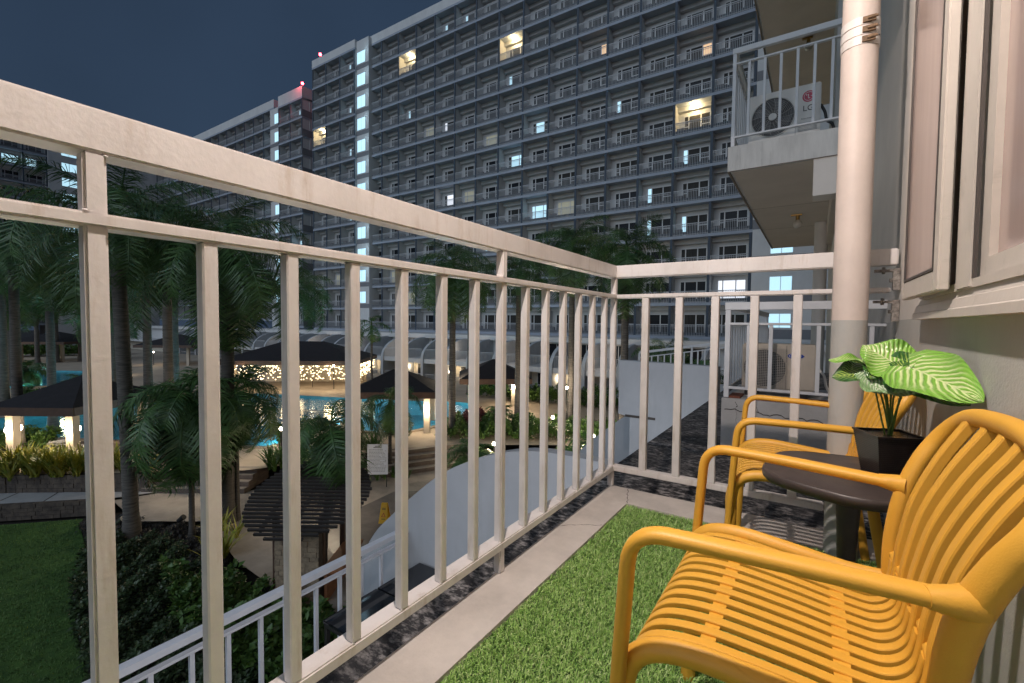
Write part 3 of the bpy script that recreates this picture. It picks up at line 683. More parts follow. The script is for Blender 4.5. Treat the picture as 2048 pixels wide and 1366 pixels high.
part('seam', MB().box(.652, .655, 3.7785, 3.7802, 3.07, 3.60), BLACK, ac2)
# round red mark and lettering
bx, bz = .775, 3.475; rg = MB(); rg.add([(bx+.062*math.cos(a), 3.7775, bz+.062*math.sin(a)) for a in np.linspace(0, 2*math.pi, 33)[:-1]], [tuple(range(32))[::-1]])
bd = part('badge', rg, RED, ac2); em = MB()
arc = [(bx+.046*math.cos(a), 3.7765, bz+.046*math.sin(a)) for a in np.linspace(rad(50), rad(360), 30)]; em.sweep(arc+[(bx+.018, 3.7765, bz)], .0012, .006, side=(0, 1, 0), n=4)
em.box(bx-.008, bx-.002, 3.776, 3.777, bz-.022, bz+.024); em.box(bx-.008, bx+.012, 3.776, 3.777, bz-.024, bz-.018); em.cyl((bx-.022, 3.776, bz+.018), (bx-.022, 3.777, bz+.018), .006, n=10)
part('emblem', em, WHITE, bd)
tm = text_mesh('LG', .088, .0008); o = link('lettering', tm, ac2, world=False); tm.materials.append(INK); o.location = (.772-(.175+.3575), 3.777-(3.78+.15), 3.345-3.03); o.rotation_euler = (rad(90), 0, 0)
tm = text_mesh('Smart Inverter', .021, .0005); o = link('lettering', tm, ac2, world=False); tm.materials.append(INK); o.location = (.770-(.175+.3575), 3.777-(3.78+.15), 3.235-3.03); o.rotation_euler = (rad(90), 0, 0)
lv = MB()
for k in range(7): lv.box(.68, .86, 3.776, 3.7795, 3.10+.015*k, 3.103+.015*k)
part('louvre', lv, mat('louvre_grey', (.35, .34, .33), .6), ac2)['kind'] = 'stuff'
part('refrigerant_hose', MB().sweep(smooth_path([(.89, 3.85, 3.38), (.93, 3.82, 3.28), (.95, 3.8, 3.18), (1.0, 3.78, 3.12), (1.02, 3.8, 3.02), (.96, 3.76, 3.0)], 5), .03, .03, n=8), BLACK, ac2)
def soffit_lamp(x, y, z, label):
    t = thing('soffit_lamp', label, 'lamp', (x, y, z))
    part('bracket', MB().box(x-.09, x+.06, y-.02, y+.02, z-.022, z), mat('brass', (.35, .22, .08), .4, metal=1), t)
    part('lamp_neck', MB().cyl((x, y, z-.02), (x, y, z-.09), .028, n=14), MATS['brass'], t)
    part('glass_bulb', MB().lathe([(.025, -.09), (.055, -.12), (.068, -.155), (.06, -.19), (.035, -.215), (.0, -.222)], (x, y, z), 18), FROST, t)
soffit_lamp(.62, 6.3, 2.688, 'unlit glass ceiling bulb under the nearer balcony soffit')
soffit_lamp(.67, 6.9, 5.746, 'unlit glass ceiling bulb high under the top balcony soffit, seen through railing')

# =================================================================== STOREY BELOW: fins, terrace, table
def fin(label, pts, y, th, slot=None):
    t = thing('fin_wall', label, 'wall', (sum(p[0] for p in pts)/len(pts), y, -5.8), group='white garden fin walls'); part('wall', MB().prism(pts, 'y', y, y+th), OWNW, t)
    if slot: part('slot', MB().box(*slot), GASKET, t)
    return t
cur = [(-.30, -.45), (-1.0, -.42), (-1.6, -.45), (-2.2, -.62), (-2.8, -.92), (-3.31, -1.32), (-3.72, -1.68), (-4.02, -1.98), (-4.3, -2.42), (-4.5, -2.95), (-4.6, -3.6), (-4.62, -4.5)]
cs_ = [(p.x, p.y) for p in smooth_path([(a, b, 0) for a, b in cur], 3)]
fin('white arched fin wall directly below the balcony, its curve sloping down to the terrace rail', cs_[:-1]+[(-4.62, -6.2), (-.30, -6.2)], 1.70, .16)
fin('white square-topped fin wall beyond the mouldy roof, left of the plinth', [(-.28, .28), (-1.82, .30), (-1.82, -.60), (-1.62, -.64), (-1.62, -6.2), (-.28, -6.2)], 5.0, .18, (-1.70, -1.2, 4.992, 5.0, -.64, -.60))
# far arch fins of this side, stepping away
for k, yy_ in enumerate((8.3, 11.6)):
    pts = [(a, b-.35) for a, b in cs_[:-1]]+[(-4.62, -6.2), (-.30, -6.2)]
    fin('white arched fin wall of this building, %s of the distant pair' % ('nearer', 'farther')[k], pts, yy_, .16)
struct('terrace', MB().box(-3.55, -.269, -9, 12, -3.1, -2.85), mat('terrace_tile', (.22, .20, .18), .6, var=.3, vscale=2))
def straight_rail(label, p0, p1, zf, h, m, pitch=.16, wt=.05, name='terrace_railing', grp=None, slope=0, bw=.02):
    L = (Vector(p1)-Vector(p0)); n = L.length; t = thing(name, label, 'railing', (p0[0], p0[1], zf), math.atan2(L.y, L.x), group=grp); sh = slope/n
    def ob(nm, mb): return link(nm, mb.mesh(nm, m), t)
    def run(z0, z1, w): 
        b = MB(); b.box(0, n, -w/2, w/2, z0, z1)
        b.v = [(x, y, z+x*sh) for x, y, z in b.v]; return b
    ob('top_rail', run(h-.06, h, wt)); ob('mid_rail', run(h-.17, h-.145, wt*.7)); ob('bottom_rail', run(.08, .105, wt*.7))
    bm_ = MB().box(-bw/2, bw/2, -bw/2, bw/2, .10, h-.16).mesh('bar', m); k = 1
    while k*pitch < n-.03: link('bar', bm_, t, loc=(k*pitch, 0, k*pitch*sh)); k += 1
    pm_ = MB().box(-.02, .02, -.02, .02, 0, h-.05).mesh('post', m)
    q = 0
    while q <= n+.01: link('post', pm_, t, loc=(min(q, n-.02), 0.0, q*sh)); q += max(1.2, n/max(1, round(n/1.6)))
    return t
TR = mat('terrace_rail', (.78, .82, .90), .45, var=.1, vscale=4)
straight_rail('white terrace railing of the flat below, running into the arched fin wall', (-3.40, -8, 0), (-3.40, 1.695, 0), -2.85, 1.12, TR, pitch=.29, wt=.085, bw=.035)
straight_rail('white terrace railing between the arched fin and the square-topped fin', (-3.40, 1.87, 0), (-3.40, 4.99, 0), -2.85, 1.12, TR, pitch=.29, wt=.085, bw=.035)
gt = thing('glass_table', 'black glass topped table on the terrace below, against the arched fin wall', 'table', (-2.8, .95, -2.85))
for i, (y0, y1) in enumerate(((.30, .98), (.99, 1.66))):
    part('table_top', bev(MB().box(-3.13, -2.45, y0, y1, -2.12, -2.095).mesh('table_top', BLKGL), .008, 2), None, gt)
part('table_frame', MB().box(-3.12, -2.46, .31, .345, -2.165, -2.121).box(-3.12, -2.46, 1.6, 1.64, -2.165, -2.121).box(-3.12, -3.08, .345, 1.6, -2.165, -2.121), BLACK, gt)
for x, y in ((-3.09, .33), (-2.48, .33), (-3.09, 1.6), (-2.48, 1.6)): part('leg', MB().box(x-.02, x+.02, y-.02, y+.02, -2.85, -2.166), BLACK, gt)

for lx, ly, lz, lab, e in ((-1.0, -1.0, -.85, 'wall lamp of the terrace below, under the balcony edge', 40), (-.9, 3.1, -.85, 'lamp added behind the arched fin wall to light the square-topped fin', 22)):  # second lamp is an added one, to brighten the square-topped fin
    t = thing('terrace_lamp', lab, 'lamp', (lx, ly, lz)); part('lamp_body', MB().lathe([(0, -.06), (.05, -.04), (.06, 0), (.05, .04), (0, .05)], (lx, ly, lz), 12), BULBW, t); part('lamp_arm', MB().box(lx, -.28, ly-.01, ly+.01, lz+.05, lz+.07), BLACK, t)
    lamp('terrace_lamp_light', (lx, ly, lz-.15), e, (.90, .93, 1.0), .08)

# =================================================================== FAR BUILDINGS
FH, BW = 3.09, 3.32
def fac_meshes():
    D = {}
        # window: 4 lights with white frame, local origin at bay centre floor; back wall at y 1.35
    fr = MB(); x0, x1, z1 = -1.05, 1.25, 2.30; xs = [x0, x0+.42, x0+1.50, x1]
    for x in xs: fr.box(x-.045, x+.045, 1.27, 1.35, .27, z1)
    fr.box(x0, x1, 1.27, 1.35, z1-.04, z1+.06); fr.box(x0, x1, 1.27, 1.35, .27, .34); fr.box(x0, x0+.42, 1.28, 1.35, 1.30, 1.36); fr.box(x0+1.5, x1, 1.28, 1.35, 1.30, 1.36)
    D['frame'] = fr.mesh('window', FRAME)
    for k, m in (('d', GLASSD), ('g', GLASSG)):
        D['pane'+k] = [MB().box(xs[i]+.045, xs[i+1]-.045, 1.30, 1.34, .34, z1-.04).mesh('pane', m) for i in range(3)]
    for k, m in (('B', LITB), ('W', LITW), ('O', LITO), ('w', LITD)):
        D['lit'+k] = [MB().box(xs[i]+.045, xs[i+1]-.045, 1.30, 1.34, .34, z1-.04).mesh('pane', m) for i in range(3)]
    b = MB(); hw = BW/2-.08; b.box(-hw, hw, -.02, .03, 1.27, 1.33); b.box(-hw, hw, -.01, .02, 1.14, 1.165); b.box(-hw, hw, -.01, .02, .33, .36)
    n = 22
    for i in range(n): x = -hw+.08+(2*hw-.16)*i/(n-1); b.box(x-.014, x+.014, -.006, .018, .27, 1.27)
    b.box(-hw, hw, .03, .045, .29, .60, 1)  # dark strip added so the foot of the bay looks shaded behind the bars
    D['bal'] = b.mesh('balustrade', [FACR, mat('bay_shade_strip', (.045, .055, .07), .8)])
    c = MB().box(-1.45, -.80, .28, .60, .30, .92); D['ac'] = c.mesh('condenser', mat('condenser_far', (.10, .10, .11), .6))
    D['beam'] = MB().box(-hw, hw, .95, 1.35, FH-.40, FH-.001).mesh('ceiling_beam', FACW)
    return D
FM = fac_meshes()
def facade(name, label, cat, origin, rz, nb, nf, lit, zb=-.4, depth=14, light_seed=1, end_left=True, roof=1.1, ac=True, step=None):
    """origin: left end of the frontage at slab underside of storey 0; local x along it, y inwards"""
    rnd = random.Random(light_seed); t = thing(name, label, cat, (origin[0], origin[1], zb), rz); W = nb*BW
    link('wall', MB().box(-.15, W+.15, 1.35, depth, 0, nf*FH).mesh('wall', FACW), t)
    slab = MB().box(-.15, W+.15, 0, 1.35, 0, .27).mesh('floor_slab', mat('slab_edge', (.34, .375, .44), .8, var=.15, vscale=1))
    for f in range(nf+1): link('floor_slab', slab, t, loc=(0, 0, f*FH))
    link('parapet', MB().box(-.15, W+.15, .0, .25, nf*FH+.27, nf*FH+.27+roof).box(-.15, .1, .25, depth, nf*FH, nf*FH+.27+roof).box(W-.1, W+.15, .25, depth, nf*FH, nf*FH+.27+roof).mesh('parapet', FACW), t)
    link('roof', MB().box(-.15, W+.15, 1.351, depth, nf*FH+.001, nf*FH+.3).mesh('roof', FACG), t)
    pe = MB().box(-.08, .08, .05, 1.35, 0, nf*FH).mesh('partition', FACW); ed = MB().box(-.11, .11, -.03, .049, .272, FH-.002).mesh('partition_edge', FACD)
    for b in range(nb+1):
        p = link('partition', pe, t, loc=(b*BW, 0, 0))
        for f in range(nf): link('partition_edge', ed, p, loc=(0, 0, f*FH))
    for f in range(nf):
        for b in range(nb):
            k = lit.get((b, f)); x = (b+.5)*BW; z = f*FH
            w = link('window', FM['frame'], t, loc=(x, 0, z))
            pn = 'paned' if rnd.random() < .62 else 'paneg'
            for i in range(3):
                kk = pn
                if k in ('B', 'W', 'w'): kk = 'lit'+k if (i != rnd.randint(0, 2) or k == 'w') else pn
                if k == 'O': kk = 'litO' if i == 2 else pn
                if k == 'b': kk = 'litB' if i == 0 else pn
                link('pane', FM[kk][i], w)
            link('balustrade', FM['bal'], t, loc=(x, 0, z))
            link('ceiling_beam', FM['beam'], t, loc=(x, 0, z))
            if ac and rnd.random() < .8: link('condenser', FM['ac'], t, loc=(x, 0, z))
            if k == 'Y':
                link('ceiling_light', MB().cyl((x, .7, z+FH-.02), (x, .7, z+FH-.12), .13, n=10).mesh('ceiling_light', BULB), t)
                lamp('bay_light', (x, .6, z+FH-.4), 130, (1, .74, .36), .1, t)
    return t
E = {}
litm = {(12,11):'Y',(7,10):'Y',(1,6):'Y',(1,8):'O',(4,9):'O',(4,6):'W',(6,7):'B',(10,8):'W',(11,8):'w',(7,6):'B',(6,4):'B',(1,3):'b',(2,3):'B',(3,7):'b',(5,4):'w',(10,12):'b',(9,12):'b',(7,9):'b',(10,5):'W',(9,5):'w',(2,4):'b',(1,5):'b',(12,9):'b',(0,1):'W',(4,11):'w',(13,2):'w',(8,3):'b',(12,1):'w', (8,7):'w'}
NBm = 15; XR = -4.0
litm = {(NBm-1-b, f): v for (b, f), v in litm.items()}
main = facade('apartment_tower', 'long slab of flats with gridded balconies facing us across the garden, tallest of all', 'building', (XR-NBm*BW, 42), 0, NBm, 13, litm, light_seed=3)
# stair tower between the frontages
def stair(name, label, x0, x1, y, zt, wz, wx0, wx1, depth=10, band=True, lights=True, zb=-.4):
    t = thing(name, label, 'building', ((x0+x1)/2, y, zb))
    part('wall', MB().box(x0, x1, y, y+depth, zb, zt), FACW, t)
    for i, z in enumerate(wz):
        f = part('window', MB().box(wx0-.06, wx1+.06, y-.05, y-.001, z-.86, z+.86), FRAME, t)
        mx_ = (wx0+wx1)/2
        part('pane', MB().box(wx0, mx_-.03, y-.06, y-.0505, z-.8, z+.8), LITB, f); part('pane', MB().box(mx_+.03, wx1, y-.06, y-.0505, z-.8, z+.8), LITB, f)
        if band: part('band', MB().box(x0+.01, x1-.01, y-.02, y-.0005, z-1.55, z-.95), FACG, t)
    return t
wz = [-.4+FH*k+1.75 for k in range(13)]
stair('stair_tower', 'pale stair tower with a column of bright blue-white windows left of the long slab', -55.9, -52.6, 41.5, 40.9, wz[1:], -55.0, -53.3, band=True)
for z in wz[2:]: lamp('stair_light', (-52.9, 40.7, z+.7), 10, (.55, .85, 1.0), .1)
wing = facade('corner_block', 'narrow balcony block left of the bright stair windows, with projecting corner balconies', 'building', (-55.95-3*BW+.6, 41.2), 0, 3, 13, {(0, 9): 'Y', (1, 2): 'w', (2, 5): 'b', (2, 12): 'b', (2, 3): 'b', (2,10):'b', (2,8):'b'}, light_seed=5)
# second tower
t2 = facade('second_tower', 'second tower under the red beacon with a plain banded side wall', 'building', (-76.2, 42), 0, 2, 12, {(1, 11): 'b', (1, 10): 'O', (1, 4): 'B'}, light_seed=8, depth=16, roof=1.7, zb=-.2)
for k in range(12):
    part('band', MB().box(-69.41, -69.38, 41.95, 57.9, -.2+k*FH+.3, -.2+k*FH+1.4), FACG, t2)
    f = part('window', MB().box(-69.41, -69.37, 44.2, 44.7, -.2+k*FH+1.6, -.2+k*FH+2.6), GLASSD if k not in (1, 4) else LITB, t2)
part('groove', MB().box(-69.41, -69.385, 43.45, 43.5, 0, 37), FACG, t2)
stair('stair_tower', 'narrow pale stair tower with blue-white windows left of the red beacon tower', -79.4, -76.35, 42.3, 37.4, [-.2+FH*k+1.75 for k in range(1, 12)], -77.9, -76.6)
facade('long_far_block', 'low roofed long block receding to the left behind the tall palms', 'building', (-79.6-15*BW, 43), 0, 15, 12, {(14, 10): 'b', (13, 7): 'Y', (14, 8): 'b', (14, 6): 'b', (9, 5): 'w'}, light_seed=9, ac=False, roof=1.4, zb=.9)
lb = facade('left_block', 'shadowed grey block of flats at the left edge of the garden', 'building', (-130, -32), rad(90), 17, 13, {(15, 10): 'B', (16, 10): 'B', (3, 5): 'w', (14, 7): 'w'}, light_seed=11, ac=False, zb=-.4)
t = thing('stair_tower', 'distant stair tower with cool lit windows at the far left behind palm fronds', 'building', (-130, 27.5, -.4))
part('wall', MB().box(-140, -129.6, 24.6, 43, -6, 41), FACW, t)
for k in range(1, 13):
    z = -.4+FH*k+1.7; f = part('window', MB().box(-129.6, -129.55, 26.5, 29.0, z-.9, z+.9), FRAME, t)
    part('pane', MB().box(-129.549, -129.53, 26.6, 27.7, z-.8, z+.8), LITB, f); part('pane', MB().box(-129.549, -129.53, 27.8, 28.9, z-.8, z+.8), LITB, f)
# plain end wall right of the main slab, with lit stair windows
ew = thing('end_block', 'plain pale end wall with blue-white windows beside the near balcony soffit', 'building', (-1.5, 42, -5))
part('wall', MB().box(-3.85, 3, 41.9, 52, -5, 41), FACW, ew)
for k in range(0, 13):
    z = -.4+FH*k
    part('band', MB().box(-3.84, 2.9, 41.88, 41.899, z+.2, z+1.0), FACG, ew)
    f = part('window', MB().box(-2.5, -.8, 41.85, 41.899, z+1.1, z+2.35), FRAME, ew)
    part('pane', MB().box(-2.44, -1.68, 41.83, 41.8495, z+1.16, z+2.29), LITB if k < 5 else GLASSD, f); part('pane', MB().box(-1.62, -.86, 41.83, 41.8495, z+1.16, z+2.29), LITB if k < 5 else GLASSD, f)
# beacons
for x, y, z, lb_ in ((-64.2, 41.8, 41.3, 'small red warning beacon on the corner block roof'), (-70.2, 42.6, 38.9, 'bright red warning beacon on top of the second tower')):
    b = thing('beacon', lb_, 'beacon', (x, y, z-1)); part('mast', MB().cyl((x, y, z-1), (x, y, z+.6), .05, n=8), FACG, b); part('beacon_light', MB().lathe([(0, 1.0), (.16, .9), (.2, .75), (.16, .6), (0, .55)], (x, y, z), 10), REDL, b)
lamp('beacon_glow', (-69.6, 41.2, 39.6), 260, (1, .08, .1), .2)

# ---- podium townhouses with arched fins
th = thing('terrace_houses', 'row of low white terrace houses with arched dividing fins below the long slab', 'building', (-35, 35, -6))
part('podium_wall', MB().box(-125, 3, 37.2, 41.0, -6, -.42), FACW, th)
part('podium_roof', MB().box(-125, 3, 36.6, 42.6, -.9, -.41), FACW, th)
part('terrace_slab', MB().box(-125, 3, 33.2, 37.2, -3.45, -3.0), FACW, th)
part('lower_wall', MB().box(-125, 3, 34.8, 37.199, -6, -3.4501), mat('facade_warm', (.62, .56, .46), .8), th)
fp = [(33.0, -6), (33.0, -3.0)]+[(36.6-3.6*math.cos(a), -3.0+2.2*math.sin(a)) for a in np.linspace(0, math.pi/2, 9)][1:]+[(37.3, -.8), (37.3, -6)]
fm = MB().prism(fp, 'x', -.16, .16).mesh('fin', OWNW)
tr_ = MB(); hw = 1.35; tr_.box(-hw, hw, 33.26, 33.31, -1.98, -1.93); tr_.box(-hw, hw, 33.27, 33.3, -2.1, -2.08)
for i in range(17): x = -hw+.08+i*(2*hw-.16)/16; tr_.box(x-.014, x+.014, 33.275, 33.3, -3.0, -1.98)
tr_ = tr_.mesh('balustrade', FACR)
lr_ = MB(); lr_.box(-hw, hw, 33.26, 33.31, -4.62, -4.57)
for i in range(17): x = -hw+.08+i*(2*hw-.16)/16; lr_.box(x-.014, x+.014, 33.275, 33.3, -5.6, -4.62)
lr_ = lr_.mesh('balustrade', FACR)
dm = MB(); dm.box(-.75, .75, 34.72, 34.799, -5.6, -3.62); dm = dm.mesh('door', FRAME)
dp_ = [MB().box(a, b, 34.69, 34.7195, -5.5, -3.72).mesh('pane', GLASSD) for a, b in ((-.66, -.04), (.04, .66))]
um = MB().box(-.9, .9, 37.12, 37.199, -2.95, -.98).mesh('window', FRAME); up_ = [MB().box(a, b, 37.09, 37.1195, -2.9, -1.06).mesh('pane', GLASSD) for a, b in ((-.8, -.04), (.04, .8))]
for k in range(30):
    x = -12.2+3.1*2-3.1*k; xo = x+35
    link('fin', fm, th, loc=(xo, -35, 6))
    if k >= 0:
        q = (xo-1.55, -35, 6); link('balustrade', tr_, th, loc=q); link('balustrade', lr_, th, loc=q)
        d = link('door', dm, th, loc=q); [link('pane', p_, d) for p_ in dp_]
        w = link('window', um, th, loc=q); [link('pane', p_, w) for p_ in up_]

# ---- slanting stair screen beyond the square-topped fin
straight_rail('pale slatted stair railing rising beyond the square-topped fin wall', (-2.9, 9.4, 0), (-.3, 9.4, 0), -.55, .75, GR, pitch=.16, slope=.42, bw=.03)

# =================================================================== GARDEN GROUND
struct('ground', MB().add([(-400, -300, -6.3), (60, -300, -6.3), (60, 400, -6.3), (-400, 400, -6.3)], [(0, 1, 2, 3)]), SOIL)
# long direction of the garden terraces
S0, S1, S2 = (-25.5, .2), (-20.1, 5.1), (-17.6, 6.9)
deck_line = [(-34, -6), (-25.0, .9), (-20.3, 4.7), (-17.7, 6.8), (-16.6, 9.0), (-15.3, 12.4), (-13.56, 14.4), (-10.5, 16.6), (-6, 19.5), (-1, 21)]
deck_out = deck_line + [(3, 33), (-126, 33), (-126, -60), (-60, -60)]
poolA = ring_pts([(-37, -6), (-32.5, .6), (-31.2, 3.3), (-26.5, 5.9), (-21.7, 8.3), (-20.3, 9.4), (-21.6, 11.8), (-19.6, 13.6), (-17.6, 14.4), (-17.0, 17), (-17.2, 20.1), (-19.8, 23.7), (-24.7, 21.6), (-30, 19.5), (-37.4, 16.2), (-39, 10), (-38.5, 4), (-42, -3)], 4)
poolB = ring_pts([(-57, 4), (-55, 9), (-58, 14), (-68, 14), (-73, 8), (-66, 3)], 4)
o = link('pool_deck', flat_poly(deck_out, [poolA, poolB], -5.0)); o.data.materials.append(DECK); o['kind'] = 'structure'
def strip_wall(pts, z0, z1, closed=False):
    mb = MB(); n = len(pts); v = [(x, y, z) for z in (z0, z1) for x, y in pts]
    rng = range(n if closed else n-1)
    return mb.add(v, [(i, (i+1) % n, n+(i+1) % n, n+i) for i in rng])
for nm, pool, lab in (('pool', poolA, 'lagoon'), ('pool', poolB, 'far')):
    rim = offset_ring(pool, .32)
    b = flat_poly(pool, [], -6.0); b.materials.append(TILEP); o = link('pool_floor', b); o['kind'] = 'structure'
    struct('pool_wall', strip_wall(pool, -6.0, -4.93, True), TILEP)
    r = flat_poly(rim, [pool], -4.93); r.materials.append(RIM); o = link('pool_rim', r); o['kind'] = 'structure'
    struct('pool_rim_face', strip_wall(rim, -5.0, -4.93, True), RIM)
    w = flat_poly(pool, [], -5.06); w.materials.append(WATER); o = link('water', w); o['kind'] = 'structure'
for x, y in ((-34, 3), (-29, 8), (-33, 12), (-24, 12), (-21, 17), (-19.3, 20.5), (-26, 17), (-36, -2)): lamp('pool_light', (x, y, -5.35), 240, (.62, .93, 1.0), .15)
for x, y in ((-60, 9), (-67, 9)): lamp('pool_light', (x, y, -5.35), 200, (.62, .93, 1.0), .15)
# lower plaza and walk
plaza = [(-20.3, 3.4), (-17.5, 3.2), (-15.6, 4.5), (-12.2, 3.8), (-9.0, 3.6), (-4.7, 5.0), (-4.7, 18.5), (-10, 16.2), (-13.2, 13.9), (-14.9, 12.0), (-16.3, 8.6), (-17.4, 6.5), (-19.7, 4.9)]
o = link('plaza', flat_poly(plaza, [], -5.70)); o.data.materials.append(PAVE); o['kind'] = 'structure'
o = link('dark_paving', flat_poly([(-12.2, 6.2), (-9.5, 5.2), (-5.2, 6.6), (-5.2, 15.5), (-9, 13), (-12.6, 9.8)], [], -5.694)); o.data.materials.append(ASPH); o['kind'] = 'structure'
wk = [(-33, -9.2), (-20.6, 3.2), (-19.75, 4.8), (-21.7, 3.55), (-24.3, 1.35), (-33.5, -6.9)]
o = link('walk', flat_poly(wk, [], -5.66)); o.data.materials.append(WALK); o['kind'] = 'structure'
jt = MB()
for i in range(9):
    a = i/9; p = (-20.9-a*10, 3.0-a*9.8); q = (-21.9-a*9.2, 3.5-a*8.4); jt.box(-.0, 1.5, -.02, .02, 0, .004, M=Matrix.Translation((p[0], p[1], -5.66)) @ Matrix.Rotation(math.atan2(q[1]-p[1], q[0]-p[0]), 4, 'Z'))
o = struct('walk_joints', jt, GASKET)
def stone_wall(name, label, a, b, z0, z1, th, bl=.32, bh=.14, m=STONED, cat='wall', per=False):
    """low dry wall: each stone its own block (joined: single stones are a pixel or two here)"""
    L = Vector(b)-Vector(a); n = L.length; t = thing(name, label, cat, (a[0], a[1], z0), math.atan2(L.y, L.x)); mb = MB()
    mb.box(0, n, 0, th-.02, 0, z1-z0-.02); rows = max(1, int((z1-z0)/bh)); hh = (z1-z0)/rows
    for r in range(rows):
        x = -random.random()*bl
        while x < n:
            w = bl*random.uniform(.6, 1.4); j = random.uniform(-.012, .012); mb.box(max(0, x)+.006, min(n, x+w)-.006, -.02+j, th+.01, r*hh+.005, (r+1)*hh-.005); x += w
    o = link('stones', mb.mesh('stones', m), t); o['kind'] = 'stuff'; return t
stone_wall('retaining_wall', 'low dark stone wall between the pale walk and the lawn', (-33.2, -9.4), (-20.5, 3.15), -6.2, -5.64, .2)
stone_wall('retaining_wall', 'low stone wall holding the bed of yellow crotons', (-33.5, -6.85), (-24.3, 1.38), -5.66, -5.0, .2)
stone_wall('retaining_wall', 'short stone wall between croton bed and left steps', (-24.3, 1.40), (-20.2, 4.45), -5.66, -5.0, .2)
stone_wall('retaining_wall', 'curved dark kerb below the large palm and the shrubs', (-19.4, 2.45), (-15.4, 2.9), -6.2, -5.8, .22)
# steps: two flights
def steps(label, a, b, n, z0, rise, run):
    L = Vector(b)-Vector(a); w = L.length; t = thing('garden_steps', label, 'steps', (a[0], a[1], z0), math.atan2(L.y, L.x))
    for i in range(n):
        link('step', bev(MB().box(0, w, i*run, n*run+.6, 0 if i == 0 else i*rise-.001, (i+1)*rise).mesh('step', STEPM), .012, 1), t)
        link('nosing', MB().box(.02, w-.02, i*run+.02, i*run+run*.8, (i+1)*rise+.001, (i+1)*rise+.010).mesh('nosing', PAVE), t)
    return t
steps('left flight of dark garden steps behind the tall palm trunk', (-20.35, 4.25), (-17.1, 6.45), 4, -5.7, .174, .30)
steps('right flight of dark garden steps beside the white notice board', (-14.2, 10.6), (-12.2, 14.3), 4, -5.7, .174, .42)
# lawn
edge = [(-19.7, 2.35), (-17.4, 1.95), (-15.7, 1.42), (-14.4, .95), (-12.3, .55), (-10.5, .30), (-6.0, -.5), (-3.6, -1.5)]
lawn = [(-34, -12), (-20.4, 2.6)]+edge+[(-3.6, -12)]
o = link('lawn', flat_poly(lawn, [], -6.12)); o.data.materials.append(LAWN); o['kind'] = 'structure'
o = link('bed_soil', flat_poly([(-20, 2.7), (-15.7, 4.4), (-12.2, 3.75), (-9, 3.5), (-4.5, 5.0), (-3.6, 5)]+edge[::-1], [], -5.98)); o.data.materials.append(SOIL); o['kind'] = 'structure'

# =================================================================== FOLIAGE
def inside(x, y, poly):
    c = np.zeros(len(x), bool); n = len(poly)
    for i in range(n):
        x1, y1 = poly[i]; x2, y2 = poly[(i+1) % n]
        k = ((y1 > y) != (y2 > y)) & (x < (x2-x1)*(y-y1)/((y2-y1) or 1e-9)+x1); c ^= k
    return c
def leaf_cloud(name, pos, ln, wd, m, up=.4, tone=None):
    """leaves as folded diamonds: 4 triangles each"""
    n = len(pos); a = np.random.rand(n)*2*np.pi; el = (np.random.rand(n)-.5)*1.4+up
    d = np.stack([np.cos(a)*np.cos(el), np.sin(a)*np.cos(el), np.sin(el)], 1); s = np.stack([-np.sin(a), np.cos(a), (np.random.rand(n)-.5)*.8], 1)
    nr = np.cross(d, s); L = (ln*(.6+.8*np.random.rand(n)))[:, None]; W = (wd*(.7+.6*np.random.rand(n)))[:, None]
    V = np.stack([pos, pos+d*L*.5+s*W+nr*W*.3, pos+d*L-np.array([0, 0, 1])*L*.12, pos+d*L*.5-s*W+nr*W*.3], 1).reshape(-1, 3)
    b = np.arange(n)[:, None]*4; T = np.concatenate([b+[0, 1, 2], b+[0, 2, 3]], 0)
    return np_mesh(name, V, T, m)
def scatter(poly, n, z0, h, lump=1.0, seed=0):
    P = np.array(poly); lo, hi = P.min(0), P.max(0); x = lo[0]+np.random.rand(n*3)*(hi[0]-lo[0]); y = lo[1]+np.random.rand(n*3)*(hi[1]-lo[1])
    k = inside(x, y, poly); x, y = x[k][:n], y[k][:n]
    f = .55+.45*np.sin(x*2.3/lump+seed)*np.cos(y*2.9/lump+seed*2)*.6+.25*np.sin(x*6.1+y*5.3+seed)
    z = z0+h*np.clip(f, .15, 1.25)*np.random.rand(len(x))**.35; return np.stack([x, y, z], 1)
def bed(name, label, cat, poly, n, z0, h, ln, wd, m, lump=1.0, seed=0, up=.4):
    o = link(name, leaf_cloud(name, scatter(poly, n, z0, h, lump, seed), ln, wd, m, up)); tag(o, label, cat, kind='stuff'); return o
bed('ground_cover', 'dense dark leafy ground cover between the lawn and the terrace railing', 'ground cover', [(-17.3, 2.3), (-16.2, 3.3), (-12.2, 3.2), (-9, 3.2), (-4.9, 4.4), (-3.8, 4.4), (-3.8, -1.6), (-6.2, -.6), (-10.5, .22), (-12.3, .50), (-14.4, .90), (-15.7, 1.4), (-17.0, 1.9)], 38000, -6.0, .62, .12, .034, COVER, 1.2, 1)
bed('ground_cover', 'low dark purple ground cover round the foot of the large palm', 'ground cover', [(-19.3, 2.7), (-15.7, 4.2), (-12.3, 3.8), (-12.6, 2.9), (-16, 2.7), (-18.5, 2.0)], 9000, -5.95, .38, .09, .02, mat('purple_leaf', (.05, .045, .04), .5, col2=(.02, .02, .02), vscale=5), .8, 3)
